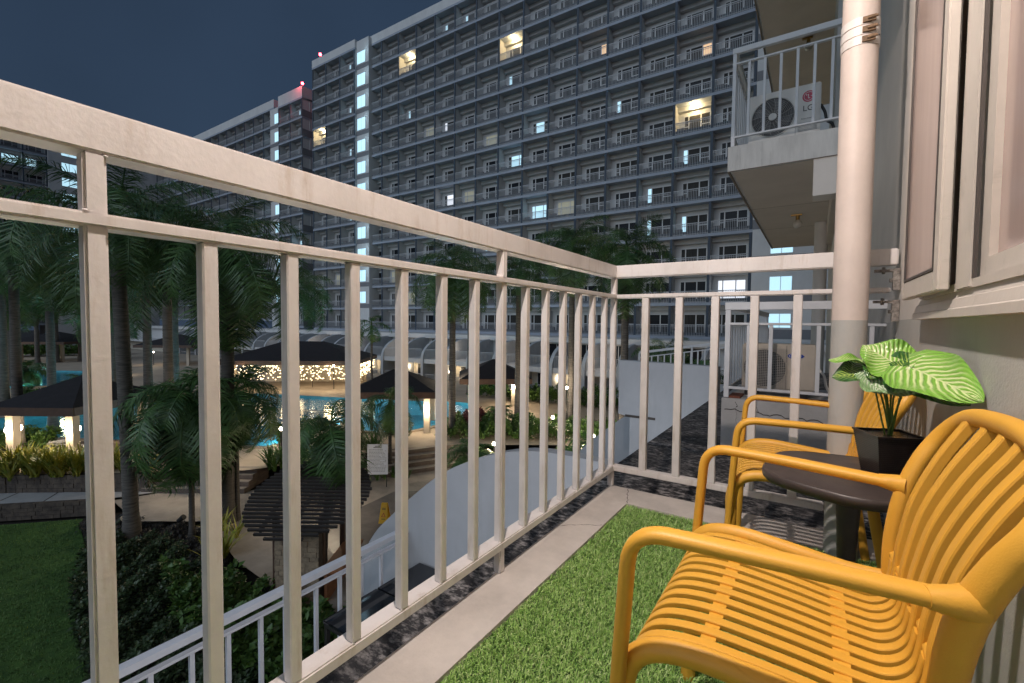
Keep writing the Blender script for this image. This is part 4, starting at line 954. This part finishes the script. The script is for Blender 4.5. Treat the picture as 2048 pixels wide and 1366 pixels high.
def strap_clump(h, n, w, seed):
    rnd = random.Random(seed); mb = MB()
    for i in range(n):
        a = rnd.random()*6.283; l = h*rnd.uniform(.7, 1.15); sp = rnd.uniform(.25, .75); bx, by = rnd.uniform(-.05, .05), rnd.uniform(-.05, .05); pts = []
        for k in range(5):
            t = k/4; r = l*sp*t**1.3; z = l*(t-.42*sp*t*t*1.2); pts.append((bx+r*math.cos(a), by+r*math.sin(a), z))
        px_, py_ = -math.sin(a)*w, math.cos(a)*w; v = []
        for k, p in enumerate(pts): q = (.6, 1, .9, .6, .05)[k]; v += [(p[0]-px_*q, p[1]-py_*q, p[2]), (p[0]+px_*q, p[1]+py_*q, p[2])]
        mb.add(v, [(2*k, 2*k+1, 2*k+3, 2*k+2) for k in range(4)], 0, True)
    return mb
def along(a, b, n, jit): return [(a[0]+(b[0]-a[0])*(i+.5)/n+random.uniform(-jit, jit), a[1]+(b[1]-a[1])*(i+.5)/n+random.uniform(-jit, jit)) for i in range(n)]
def clump_row(name, pts, label, cat, m, h, n, w, z, group):
    ms_ = [strap_clump(h, n, w, s) for s in range(4)]; out = MB()
    for i, (x, y) in enumerate(pts):
        s = random.uniform(.8, 1.25); Mx = Matrix.LocRotScale(Vector((x, y, z)), Euler((0, 0, random.random()*6.28)), Vector((s, s, s*random.uniform(.85, 1.15)))); q = ms_[i % 4]
        out.add([Mx @ Vector(v) for v in q.v], q.f, 0, True)
    tag(link(name, out.mesh(name, m)), label, cat, kind='stuff')
bed('lawn_grass', 'short mown grass of the dark lawn below the balcony', 'grass', [(-30, -8), (-20.4, 2.5)]+edge+[(-3.6, -6)], 60000, -6.125, .035, .07, .008, mat('grass_blade', (.12, .22, .04), .6, col2=(.045, .10, .02), vscale=1.2), 1.5, 17, .9)
bed('ground_cover', 'lighter broad leaved shrubs by the kiosk foot and the terrace railing', 'ground cover', [(-13.2, 2.4), (-10.0, 3.3), (-4.2, 4.6), (-3.7, 2.6), (-6.5, 2.0), (-10.2, 1.7)], 9000, -5.85, .85, .17, .055, HEDGE, .9, 19, .7)
clump_row('croton_bed', along((-26.6, -.8), (-21.6, 3.6), 44, .3)+along((-27.0, -.3), (-21.9, 4.1), 40, .3), 'bed of yellow green strap leaved plants above the pale walk', 'plants', CROT, 1.05, 22, .032, -5.05, 'yellow green plants in the bed')
clump_row('croton_bed', along((-21.3, 3.9), (-20.0, 4.7), 6, .2), 'yellow green strap leaved plants between the stone bed and the left steps', 'plants', CROT, 1.05, 22, .032, -5.05, 'yellow green plants beside the steps')
clump_row('strap_leaf_bed', along((-17.3, 7.3), (-15.5, 11.6), 18, .3)+along((-17.8, 7.6), (-16.2, 11.8), 14, .3), 'green strap leaved plants in the raised bed behind the slatted round roof', 'plants', HEDGE, 1.05, 22, .034, -5.1, 'green strap plants behind the round roof')
clump_row('strap_leaf_bed', along((-14.7, 4.6), (-12.6, 3.4), 9, .35), 'yellowish strap leaved plants among the dark shrubs by the stone kiosk wall', 'plants', CROT, .9, 16, .03, -5.75, 'strap plants by the kiosk')
clump_row('strap_leaf_bed', along((-14.6, 9.6), (-13.2, 11.2), 8, .2), 'green strap leaved plants round the white notice board', 'plants', HEDGE, .6, 16, .03, -5.6, 'plants round the notice board')
bed('hedge', 'rounded green shrubs on the island between the pools', 'shrubs', [(-21.4, 9.8), (-20.0, 9.6), (-17.8, 12.6), (-19.4, 13.6), (-21.6, 11.9)], 7000, -5.0, .95, .16, .04, HEDGE, 1.3, 2, .7)
bed('hedge', 'long green hedge right of the steps and below the farther palms', 'hedge', [(-15.2, 15.0), (-14.0, 15.0), (-10.5, 17.2), (-7, 19.8), (-7.6, 21.6), (-11, 20.0), (-15.6, 17.0)], 16000, -5.0, 1.0, .17, .05, HEDGE, 1.1, 5, .7)
bed('hedge', 'green hedge in front of the terrace houses', 'hedge', [(-22, 26), (-2, 28.5), (-2, 30), (-22, 28)], 12000, -5.0, 1.5, .25, .07, HEDGE, 1.4, 6, .6)
bed('hedge', 'clipped green hedge along the plaza right of the notice board', 'hedge', [(-12.0, 14.4), (-7.2, 17.6), (-6.8, 16.8), (-11.4, 13.7)], 7000, -5.68, .6, .12, .035, HEDGE, 1, 8, .6)
bed('red_shrub', 'dark red shrubs at the right end of the pool', 'shrubs', [(-16.7, 17.4), (-14.9, 18.4), (-14.6, 20.6), (-16.8, 19.8)], 5000, -5.0, .75, .16, .035, REDLF, .8, 7, .5)
bed('red_shrub', 'dark red shrubs behind the small palm at the left pool edge', 'shrubs', [(-25.4, 6.9), (-23.6, 7.7), (-23.0, 7.2), (-24.6, 6.2)], 2500, -5.0, .6, .13, .03, REDLF, .8, 9, .5)
bed('hedge', 'lit green shrubs under the cycad at the far left', 'shrubs', [(-48, 5.6), (-45, 9.2), (-40.5, 8.6), (-41, 5)], 6000, -5.0, 1.1, .2, .06, HEDGE, 1.3, 11, .6)
bed('hedge', 'green shrubs by the pool behind the left pavilion posts', 'shrubs', [(-29.8, .2), (-27.4, 3.0), (-28.6, 3.9), (-31.4, 1.5)], 5000, -5.0, 1.1, .16, .05, HEDGE, 1, 12, .6)
bed('far_hedge', 'dark green planting along the far side of the garden', 'hedge', [(-110, 2), (-98, 26), (-95, 26), (-105, 0)], 9000, -5.0, 2.2, .5, .16, HEDGE, 2, 13, .6)
bed('lawn_patch', 'strip of grass on the island behind the left pavilion', 'grass', [(-46, 9.4), (-40.5, 9), (-40, 11.5), (-47, 13)], 5000, -5.0, .12, .12, .02, HEDGE, 2, 15, .9)

# ---- palms
def frond_mesh(L, nl, ll, droop, seed, m, plume=.5, stalk=.12, tw=.03):
    """one pinnate frond along local +x, arching up then down"""
    rnd = random.Random(seed); mb = MB(); n = 14; pts = []; ang = rad(rnd.uniform(28, 40)); x = z = 0.
    for i in range(n+1):
        pts.append(Vector((x, 0, z))); t = i/n; a = ang-(ang+droop)*t**1.25; x += L/n*math.cos(a); z += L/n*math.sin(a)
    mb.sweep(pts, [.05*(1-.85*i/n)+.006 for i in range(n+1)], [.035*(1-.8*i/n)+.005 for i in range(n+1)], side=(0, 1, 0), n=5)
    for i in range(nl):
        t = stalk+(1-stalk)*(i+.5)/nl; f = t*n; k = min(n-1, int(f)); p = pts[k].lerp(pts[k+1], f-k); tg = (pts[k+1]-pts[k]).normalized(); up = Vector((0, 1, 0)).cross(tg); up = -up if up.z < 0 else up
        l = ll*(math.sin(math.pi*(t*.86+.10))**.55)*rnd.uniform(.88, 1.08)
        for s in (-1, 1):
            d = (Vector((0, s, 0))*.86+tg*rnd.uniform(.35, .6)+up*rnd.uniform(-plume, plume)).normalized(); q1 = p+d*l*.5+Vector((0, 0, -.06*l)); q2 = p+d*l*rnd.uniform(.9, 1)+Vector((0, 0, -l*rnd.uniform(.22, .55)))
            wv = tg*tw*rnd.uniform(.8, 1.2); mb.add([p-wv*.5, p+wv*.5, q1+wv*.55, q1-wv*.55, q2], [(0, 1, 2, 3), (3, 2, 4)])
    return mb.mesh('frond', m)
FR = {}
def fronds(kind):
    if kind not in FR:
        L, nl, ll, dr, m, pl_, tw = {'royal': (2.7, 92, .66, rad(62), FROND, .6, .021), 'far': (3.2, 50, .8, rad(60), FROND, .5, .045), 'xmas': (1.75, 66, .50, rad(95), FROND, .35, .022),
                            'cycad': (1.3, 30, .42, rad(50), FROND, .2, .04), 'light': (2.2, 36, .62, rad(75), FROND2, .4, .05)}[kind]
        FR[kind] = [frond_mesh(L, nl, ll, dr*q, 11*i+3, m, pl_, tw=tw) for i, q in enumerate((.8, 1.0, 1.25, 1.5))]
    return FR[kind]
def palm(name, label, x, y, z0, zt, r0, r1, kind, nf, scale=1.0, shaft=1.2, lean=(0, 0), seed=0, trunk=TRUNK, cat='palm tree', low=-25, group=None):
    rnd = random.Random(seed); t = thing(name, label, cat, (x, y, z0), group=group); H = zt-z0
    if H > .3:
        path = [Vector((lean[0]*(i/12)**1.4, lean[1]*(i/12)**1.4, H*i/12)) for i in range(13)]; mb = MB()
        rings = max(12, int(H/.11)); pr = []; rr = []
        for i in range(rings*2+1):
            u = i/(rings*2); k = min(11, int(u*12)); pr.append(path[k].lerp(path[k+1], u*12-k)); r = r0+(r1-r0)*u**.7; r *= 1+.35*max(0, 1-u*9); rr.append(2*r*(1+(.035 if i % 2 else -.02)))
        mb.sweep(pr, rr, rr, n=14); link('trunk', mb.mesh('trunk', trunk), t)
    top = Vector((lean[0], lean[1], H))
    if shaft > 0:
        link('crownshaft', MB().sweep([top, top+Vector((0, 0, shaft*.3)), top+Vector((0, 0, shaft*.8)), top+Vector((0, 0, shaft*1.15))], [2.1*r1, 2.4*r1, 1.5*r1, .5*r1], [2.1*r1, 2.4*r1, 1.5*r1, .5*r1], n=12).mesh('crownshaft', SHAFT), t)
    c = top+Vector((0, 0, shaft)); fm_ = fronds(kind)
    for i in range(nf):
        a = i*2.39996+rnd.uniform(-.2, .2); q = (i+.5)/nf; el = rad(68-(68-low)*q**.8)+rnd.uniform(-.1, .1)
        s = scale*rnd.uniform(.88, 1.1)*(.72+.28*min(1, q*2))
        o = link('frond', fm_[rnd.randint(0, 3)], t, loc=c-Vector((0, 0, .25*q)), rot=Euler((rnd.uniform(-.3, .3), -el+rad(30), a), 'XYZ')); o.scale = (s, s, s)
    return t
palm('palm_tree', 'thick grey royal palm trunk and full dark crown left, behind second railing gap', -16.5, 2.8, -5.95, 2.4, .205, .185, 'royal', 21, 1.35, 1.7, (-.28, -.1), 1)
palm('palm_tree', 'dark slim royal palm with hanging fronds, trunk behind the third railing gap', -15.0, 4.9, -5.75, 2.0, .20, .18, 'royal', 26, 1.32, 1.5, (.08, .05), 2, TRUNKD, low=-62)
def onray(px_, py_, d):
    v = right*((px_-1024)/921.34)+down*((py_-683)/921.34)+F; return Vector((CX, CY, CZ))+v*d
def gpt(px_, d): p = onray(px_, 655, d); return p.x, p.y
P_ = [  # world spots of the remaining palms: x, y from measured bearings and distances
 ('ringed palm trunk just right of the thick grey one, farther back', 294, 23, -5, 2.6, 6.2, .22, .17, 'royal', 22, 1.3, 1.4, 3),
 ('royal palm with broad drooping crown left of centre below the top rail', 905, 24, -5, 2.5, 0, .19, .15, 'royal', 24, 1.25, 1.6, 4),
 ('slender palm trunk close behind the broad drooping crown', 940, 38, -5, 3.0, 0, .22, .2, 'far', 13, .9, 1.5, 5),
 ('royal palm rising behind the railing post at mid picture', 1037, 26.5, -5, 2.5, 0, .2, .15, 'royal', 20, 1.15, 1.5, 6),
 ('tall royal palm whose crown tops the rail near the centre', 1143, 25.5, -5, 4.1, 0, .18, .15, 'royal', 24, 1.3, 1.3, 7),
 ('royal palm with yellow green crownshaft behind the railing corner', 1250, 22, -5.7, 3.1, 0, .20, .17, 'royal', 24, 1.25, 1.5, 8),
 ('thin young palm standing before the arched terrace houses', 743, 25, -5, .2, 0, .07, .06, 'light', 8, .62, .7, 9),
 ('tall palm at the extreme left edge beside the pool', 4, 30, -5, 4.0, 0, .26, .2, 'royal', 18, 1.6, 1.4, 10),
 ('palm with wide crown at the left, in front of the lit stair windows', 100, 24, -5, 3.6, 0, .2, .16, 'royal', 18, 1.5, 1.2, 11),
 ('slim far palm, left of the pair near the fairy lights', 73, 60, -5, 2.2, 0, .28, .2, 'far', 14, 1.3, 1.5, 12),
 ('slim far palm, right of the pair near the fairy lights', 112, 62, -5, 2.6, 0, .28, .2, 'far', 14, 1.3, 1.5, 13),
 ('far palm behind the farthest pavilion roof', 160, 64, -5, 4, 0, .3, .22, 'far', 14, 1.3, 1.5, 14),
 ('palm behind the second railing bar with low crown', 225, 34, -5, 1.4, 0, .2, .17, 'royal', 16, 1.4, 1.3, 15),
 ('palm with crown behind the third bar, right of the hanging fronds', 590, 31, -5, 2.0, 0, .22, .17, 'royal', 20, 1.4, 1.3, 16),
 ('far left dark palm with crown under the mid rail', 20, 40, -5, 1.6, 0, .25, .2, 'far', 15, 1.3, 1.4, 17),
 ('tall palm with crown filling the gap under the top rail at left', 335, 19, -5, 3.6, 0, .2, .16, 'royal', 17, 1.3, 1.4, 41),
 ('palm with high crown left of the lit stair windows', 30, 20, -5, 3.0, 0, .2, .16, 'royal', 17, 1.25, 1.3, 42),
 ('palm showing only its crown between the two left trunks', 350, 30, -5, 4.0, 0, .22, .17, 'royal', 16, 1.4, 1.3, 18)]
for lab, px_, d, z0, zt, _z, a0, a1, kind, nf, sc_, sh, sd in P_:
    x, y = gpt(px_, d); palm('palm_tree', lab, x, y, z0, zt, a0, a1, kind, nf, sc_, sh, seed=sd, low=-50 if sd in (4, 8, 11) else -30)
palm('small_palm', 'small arching palm with dense drooping fronds in front of the pool at left', -14.9, 3.8, -5.9, -1.85, .09, .065, 'xmas', 30, 1.8, .45, (-.15, .1), 21, TRUNKD, low=-62)
palm('small_palm', 'small palm with thin curved trunk in front of the slatted round roof', -10.0, 5.0, -5.85, -2.35, .085, .06, 'xmas', 16, 1.35, .5, (-.15, .35), 22, TRUNKD, low=-70)
x, y = gpt(470, 15); palm('small_palm', 'low bushy palm crown beside the dark slim palm trunk', x, y, -5.7, -1.75, .08, .06, 'xmas', 22, 1.4, .4, seed=23, trunk=TRUNKD, low=-62)
x, y = gpt(640, 17.5); palm('small_palm', 'feathery young palm on the pool island', x, y, -5, -3.6, .1, .08, 'cycad', 16, 1.1, .2, seed=24, trunk=TRUNKD, low=-10)
x, y = gpt(780, 19); palm('small_palm', 'dark palm spreading over the pool before the dark roof', x, y, -5, -2.6, .08, .06, 'xmas', 12, 1.1, .4, seed=25, trunk=TRUNKD, low=-45)
x, y = gpt(940, 19); palm('cycad', 'low cycad in the hedge in front of the right pavilion', x, y, -5, -4.5, .15, .15, 'cycad', 18, 1.0, 0, seed=26, cat='cycad', low=0)
x, y = gpt(1000, 27); palm('cycad', 'small cycad below the right pavilion lamp', x, y, -5, -4.4, .15, .15, 'cycad', 16, 1.0, 0, seed=27, cat='cycad', low=0)
x, y = gpt(1185, 19); palm('cycad', 'tall cycad just left of the square topped fin wall', x, y, -5.7, -4.2, .15, .15, 'light', 16, .9, 0, seed=28, cat='cycad', low=-10)
x, y = gpt(50, 42); palm('cycad', 'cycad lit from below behind the left pavilion roof', x, y, -5, -3.6, .2, .2, 'cycad', 18, 1.7, 0, seed=29, cat='cycad', low=-20)
x, y = gpt(1372, 15.5); palm('young_palm', 'spiky dark palm behind the white fin wall, right of the railing corner', x, y, -5.6, -1.1, .12, .1, 'cycad', 18, 1.35, .3, seed=30, cat='palm tree', low=15)
x, y = gpt(1330, 19); palm('young_palm', 'bushy palm between the corner palm and the spiky dark palm', x, y, -5.6, -.6, .12, .1, 'royal', 12, .62, .5, seed=31, cat='palm tree', low=-20)
x, y = gpt(165, 36); palm('cycad', 'dark cycad beside the far pool at left', x, y, -5, -3.9, .2, .2, 'cycad', 16, 1.4, 0, seed=32, cat='cycad', low=-10)

# =================================================================== PAVILIONS AND GARDEN THINGS
def pavilion(label, cx, cy, w, d, rz, zf, ze, zr, posts, lamps=(), ow=.55):
    t = thing('pavilion', label, 'pavilion', (cx, cy, zf), rz); hw, hd = w/2+ow, d/2+ow; rl = max(0, (w-d)/2)
    A = [(-hw, -hd, ze-zf), (hw, -hd, ze-zf), (hw, hd, ze-zf), (-hw, hd, ze-zf)]; B = [(-rl-.05, 0, zr-zf), (rl+.05, 0, zr-zf)]
    mb = MB().add(A+B, [(0, 1, 5, 4), (2, 3, 4, 5), (1, 2, 5), (3, 0, 4)]); link('roof', mb.mesh('roof', ROOFD), t)
    e = ze-zf; f = MB().box(-hw, hw, -hd-.02, -hd+.05, e-.34, e-.002).box(-hw, hw, hd-.05, hd+.02, e-.34, e-.002).box(-hw-.02, -hw+.05, -hd+.051, hd-.051, e-.34, e-.002).box(hw-.05, hw+.02, -hd+.051, hd-.051, e-.34, e-.002).box(-hw+.1, hw-.1, -hd+.1, hd-.1, e-.12, e-.06)
    link('fascia', f.mesh('fascia', TIMBER), t)
    for i, (px_, py_) in enumerate(posts):
        link('post', bev(MB().box(px_*w/2-.16, px_*w/2+.16, py_*d/2-.16, py_*d/2+.16, 0, e-.341).mesh('post', POST), .01, 1), t)
        if i in lamps:
            x = px_*w/2; y = py_*d/2-.24; z = (e-.34)*.66
            link('wall_lamp', MB().lathe([(.03, -.12), (.07, -.08), (.08, 0), (.07, .08), (.02, .12)], (x, y, z), 10).mesh('wall_lamp', BULBW), t)
            link('wall_lamp', MB().lathe([(.03, -.12), (.07, -.08), (.08, 0), (.07, .08), (.02, .12)], (x, py_*d/2+.26, z), 8).mesh('wall_lamp', BULBW), t)
            lamp('wall_light', (x, y-.22, z), 75, (1, .78, .52), .08, t); lamp('wall_light', (x, py_*d/2+.5, z), 45, (1, .78, .52), .08, t)
    return t
CR = ((-1, -1), (1, -1), (1, 1), (-1, 1))
a = rad(33)
def loc_of(post, w, d, rz):   # centre from the world spot of post (1,-1)
    c, s = math.cos(rz), math.sin(rz); x, y = w/2, -d/2; return post[0]-(c*x-s*y), post[1]-(s*x+c*y)
c_ = loc_of((-24.8, 3.4), 2.5, 3.6, a); 
pavilion('dark roofed pavilion with lamp lit posts at the left pool edge', c_[0], c_[1], 2.5, 3.6, a, -5, -2.7, -1.65, CR, (0, 1), ow=.55)
c_ = loc_of((-33.5, -1.0), 3, 3, a); pavilion('dark pavilion roof at the extreme left edge behind the lit pavilion', c_[0], c_[1], 3, 3, a, -5, -2.6, -1.6, CR, (), ow=.9)
c_ = loc_of((-16.3, 15.5), 3.6, 3.2, rad(38)); pavilion('dark pavilion roof with a bright post lamp over the pool, centre', c_[0], c_[1], 3.6, 3.2, rad(38), -5, -2.75, -1.75, CR, (1,), ow=.5)
c_ = loc_of((-15.2, 22.9), 3.1, 3.1, rad(40)); pavilion('black hipped pavilion in front of the terrace houses at right', c_[0], c_[1], 3.1, 3.1, rad(40), -5, -2.65, -1.55, CR, (0, 1, 2), ow=.75)
pavilion('farthest pavilion, small dark roof on the far side of the garden', -88.2, 16.5, 5.2, 5, rad(38), -5, -2.2, -.9, CR, (), ow=1.2)
pavilion('second farthest pavilion, half hidden by the left palm trunks', -70, 24.5, 5, 5, rad(38), -5, -2.3, -1.0, CR, (), ow=1.0)
# restaurant pavilion hung with fairy lights
rp = pavilion('large dark roofed restaurant pavilion with curtains of fairy lights', -38.5, 22.5, 9.5, 6, rad(38), -5, -2.45, -.95, CR, (), ow=1.0)
link('back_wall', MB().box(-4.6, 4.6, 2.6, 2.9, 0, 2.1).mesh('back_wall', MATS['facade_warm']), rp)
fb = MB(); rnd = random.Random(5)
for i in range(330):
    x = rnd.uniform(-5.2, 5.2); z = 2.12-rnd.random()**1.5*1.2; y = -3.7+rnd.uniform(-.2, .2); s = .03; fb.box(x-s, x+s, y-s, y+s, z-s, z+s)
for i in range(260):
    y = rnd.uniform(-3.6, 3.6); z = 2.12-rnd.random()**1.5*1.2; x = 5.5+rnd.uniform(-.1, .1); s = .03; fb.box(x-s, x+s, y-s, y+s, z-s, z+s)
o = link('fairy_lights', fb.mesh('fairy_lights', FAIRY), rp); o['kind'] = 'stuff'
for x in (-3.5, 0, 3.5): lamp('fairy_glow', (x, -1.2, 1.7), 34, (1, .74, .42), .3, rp)
for x in (-3.5, 0, 3.5): lamp('fairy_glow', (x, -4.4, 1.6), 90, (1, .74, .42), .3, rp)
ft = thing('fairy_light_screen', 'screen of warm fairy lights at the far left edge', 'lights', (-92, 8.6, -5)); fb = MB()
for i in range(400):
    x = -92+rnd.uniform(-.3, .3); y = 6.4+rnd.random()*4.4; z = -4.6+rnd.random()*2.7; s = .045; fb.box(x-s, x+s, y-s, y+s, z-s, z+s)
o = part('fairy_lights', fb, FAIRY, ft); o['kind'] = 'stuff'; lamp('fairy_glow', (-90.5, 8.6, -3), 320, (1, .74, .42), .4)
part('frame', MB().box(-92.02, -91.98, 6.2, 6.3, -5, -1.8).box(-92.02, -91.98, 10.8, 10.9, -5, -1.8).box(-92.02, -91.98, 6.2, 10.9, -1.8, -1.7), BLACK, ft)
# bollard lamps: ground spot by bearing and distance
for i, (px_, d, z0, h, lab) in enumerate((
    (560, 20, -5, 1.1, 'garden lamp on a post behind the third gap, at the pool corner'), (660, 15.2, -5, .35, 'low garden lamp on the planted island wall'), (624, 41, -5, 2.2, 'tall lamp in front of the restaurant pavilion'),
    (667, 40, -5, 2.0, 'tall lamp right of the restaurant pavilion'), (966, 19.2, -5.7, .7, 'garden lamp just above the arched fin wall'), (990, 20.5, -5, .4, 'low lamp in the hedge by the cycad'), (1108, 24, -5, .9, 'garden lamp right of the right pavilion'),
    (1113, 18.5, -5.4, .6, 'garden lamp at the hedge end near the lower railing'), (1170, 19.5, -5, .55, 'left lamp of the pair near the square topped fin'), (1190, 21.5, -5, .55, 'right lamp of the pair near the square topped fin'),
    (909, 28, -5, .75, 'lamp by the far pool edge behind the palm trunk'), (380, 17.5, -5, .75, 'garden lamp behind the small arching palm'), (165, 40, -5, .6, 'lamp beside the second railing post at left'), (142, 33, -5, .35, 'low lamp among red shrubs at left'), (230, 48, -5, .5, 'far lamp between the post and the ringed trunk'), (306, 60, -5, 1.6, 'far lamp right of the ringed palm trunk'), (900, 30, -5, 2.6, 'high lamp beside the slender trunks'), (1135, 24.5, -5, 2.4, 'high lamp clipped to the palm before the terrace houses'))):
    x, y = gpt(px_, d); t = thing('garden_lamp', lab, 'lamp', (x, y, z0)); link('post', MB().cyl((0, 0, 0), (0, 0, h), .03, n=8).mesh('post', BLACK), t)
    link('bulb', MB().lathe([(0, h), (.06, h+.02), (.085, h+.08), (.06, h+.14), (0, h+.16)], n=10).mesh('bulb', BULBW), t); lamp('garden_light', (0, 0, h+.30), 95, (1, .80, .56), .06, t)
# uplight under the cycads, then added lamps without fixtures, brightening the terrace houses
for px_, d, e in ((70, 36, 40), (925, 29, 30), (120, 30, 20)): x, y = gpt(px_, d); lamp('uplight', (x, y, -4.2), e, (1, .95, .55), .1)
for k in range(7): lamp('porch_fill', (-18-6.2*k, 34.0, -4.0), 30, (1, .78, .50), .1)
for k in range(8): lamp('terrace_fill', (-6-8*k, 34.2, -1.6), 32, (1, .84, .68), .3)
# notice board
nb = thing('notice_board', 'white notice board of small printed rules on two legs beside the steps', 'sign', (-13.5, 9.8, -5.6), math.atan2(1.55, 1.35)-.18)
Wn, Hn = .80, 1.22
link('board', bev(MB().box(-Wn/2, Wn/2, -.015, .015, .42, .42+Hn).mesh('board', BOARD), .004, 1), nb)
for s in (-1, 1): link('leg', MB().box(s*(Wn/2-.06)-.015, s*(Wn/2-.06)+.015, .016, .04, -.1, 1.5).mesh('leg', BLACK), nb)
tx = MB(); rnd = random.Random(2); z = .42+Hn-.09; tx.box(-.10, .10, -.017, -.0155, z, z+.03); tx.box(-.16, .16, -.017, -.0155, z-.05, z-.02)
for i in range(17):
    zz = .42+Hn-.22-i*.055; x = -.34
    while x < .30:
        w = rnd.uniform(.03, .09); 
        if rnd.random() < .85 or x < 0: tx.box(x, min(.34, x+w), -.017, -.0155, zz, zz+.014)
        x += w+.014
o = link('printed_text', tx.mesh('printed_text', INK), nb); o['kind'] = 'stuff'
# wet floor sign
ws = thing('wet_floor_sign', 'yellow folding wet floor sign standing on the dark paving', 'sign', (-10.8, 7.8, -5.69), rad(30))
for s in (-1, 1):
    v = [(-.15, s*.17, 0), (.15, s*.17, 0), (.10, s*.02, .62), (-.10, s*.02, .62)]; w_ = [(x, y+s*.012, z) for x, y, z in v]
    link('panel', MB().add(v+w_, [(0, 1, 2, 3), (7, 6, 5, 4), (0, 4, 5, 1), (1, 5, 6, 2), (2, 6, 7, 3), (3, 7, 4, 0)]).mesh('panel', YSIGN), ws)
def onp(x, z): return (x, -.17+.15*z/.62-.0155, z)
tr = MB(); tr.add([onp(-.075, .20), onp(.075, .20), onp(0, .34)], [(0, 1, 2)]); link('warning_mark', tr.mesh('warning_mark', mat('sign_red', (.5, .05, .03), .5)), ws)
tr = MB(); tr.add([(x, y-.002, z) for x, y, z in (onp(-.045, .215), onp(.045, .215), onp(0, .30))], [(0, 1, 2)]); link('warning_mark', tr.mesh('warning_mark', YSIGN), ws)
for z in (.42, .46, .13): b = MB(); b.add([onp(-.06, z), onp(.06, z), onp(.06, z+.018), onp(-.06, z+.018)], [(0, 1, 2, 3)]); link('print_line', b.mesh('print_line', INK), ws)
# kiosk with round slatted roof on a stone base
kc = onray(620, 990, 11.6); kk = thing('kiosk', 'small stone kiosk under a round roof of dark parallel slats', 'kiosk', (kc.x, kc.y, -5.9), rad(33))
KZ = kc.z+5.9; TILT = Matrix.Translation((0, 0, KZ)) @ Matrix.Rotation(rad(20), 4, 'X'); R_k = 1.5; ns = 23
for i in range(ns):
    y = -R_k+2*R_k*(i+.5)/ns; hw = math.sqrt(max(.02, R_k*R_k-y*y)); hw = hw*random.uniform(.97, 1.01)
    link('slat', MB().box(-hw, hw, y-.026, y+.026, -.03, .03, M=TILT).mesh('slat', BLINE), kk)
for s in (-.7, 0, .7): link('rafter', MB().box(s-.03, s+.03, -R_k*.92 if s == 0 else -R_k*.75, R_k*.92 if s == 0 else R_k*.75, -.13, -.031, M=TILT).mesh('rafter', BLINE), kk)
for x, y in ((-.55, -.6), (.55, -.6), (.6, .6), (-.6, .6)): link('post', MB().box(x-.06, x+.06, y-.06, y+.06, 0, KZ-.06+.36*y).mesh('post', TIMBER), kk)
ang0 = 0
for face, (ax, ay, bx_, by_) in enumerate(((-1.0, .1, -.45, -.85), (-.45, -.85, .62, -.95))):
    L = math.hypot(bx_-ax, by_-ay); rz_ = math.atan2(by_-ay, bx_-ax); Mx = Matrix.Translation((ax, ay, 0)) @ Matrix.Rotation(rz_, 4, 'Z')
    topz = 1.95 if face == 1 else 1.55
    link('wall_core', MB().box(0, L, .02, .18, 0, topz-.01, M=Mx).mesh('wall_core', STONED), kk)
    r = 0; z = 0
    while z < topz-.02:
        h = random.uniform(.09, .15); x = -random.random()*.2 if r % 2 else 0
        while x < L:
            w = random.uniform(.16, .34); x0_, x1_ = max(0, x)+.004, min(L, x+w)-.004
            if x1_-x0_ > .03: link('stone', MB().box(x0_, x1_, random.uniform(-.02, .008), .022, z+.004, min(topz, z+h)-.004, M=Mx).mesh('stone', STONE), kk)
            x += w
        z += h; r += 1
link('counter', MB().box(.63, 1.1, -.9, .7, .9, .98).box(.7, .76, -.85, .6, 0, .9).mesh('counter', mat('terracotta', (.30, .12, .05), .7, var=.3)), kk)
# sun lounger beside the left pool, under the pavilion edge
ln_ = thing('sun_lounger', 'sun lounger with a white towel at the pool edge by the lit pavilion', 'lounger', (-26.9, 3.9, -5), rad(30))
link('frame', MB().box(-.95, .95, -.32, -.28, .30, .34).box(-.95, .95, .28, .32, .30, .34).box(-.95, -.91, -.279, .279, .30, .34).box(.91, .95, -.279, .279, .30, .34).mesh('frame', UMB), ln_)
for x in (-.8, .8):
    for y in (-.3, .3): link('leg', MB().box(x-.02, x+.02, y-.02, y+.02, 0, .30).mesh('leg', UMB), ln_)
link('sling', MB().box(-.9, .9, -.279, .279, .325, .335).mesh('sling', GASKET), ln_)
tw = MB(); 
for i in range(9):
    for j in range(7): pass
gx = np.linspace(-.9, -.2, 12); gy = np.linspace(-.3, .3, 9)
tw.add([(x, y, .36+.05*random.random()) for x in gx for y in gy], [(i*9+j, i*9+j+1, (i+1)*9+j+1, (i+1)*9+j) for i in range(11) for j in range(8)], 0, True)
o = link('towel', tw.mesh('towel', mat('towel', (.6, .6, .62), .9)), loc=(-26.9, 3.9, -5), rot=(0, 0, rad(30))); tag(o, 'crumpled white towel lying on the sun lounger by the pool', 'towel')
# ground spotlights at the foot of the palms
for x, y, lab in ((-17.3, 2.75, 'small silver spotlight left of the thick palm base'), (-15.9, 3.9, 'small dark spotlight between the two large palms')):
    t = thing('spotlight', lab, 'spotlight', (x, y, -5.75)); link('stake', MB().cyl((0, 0, 0), (0, 0, .22), .015, n=8).mesh('stake', BLACK), t); link('head', MB().cyl((-.08, -.05, .2), (.06, .05, .34), .07, .09, n=14).mesh('head', CHROME if x < -17 else BLACK), t)
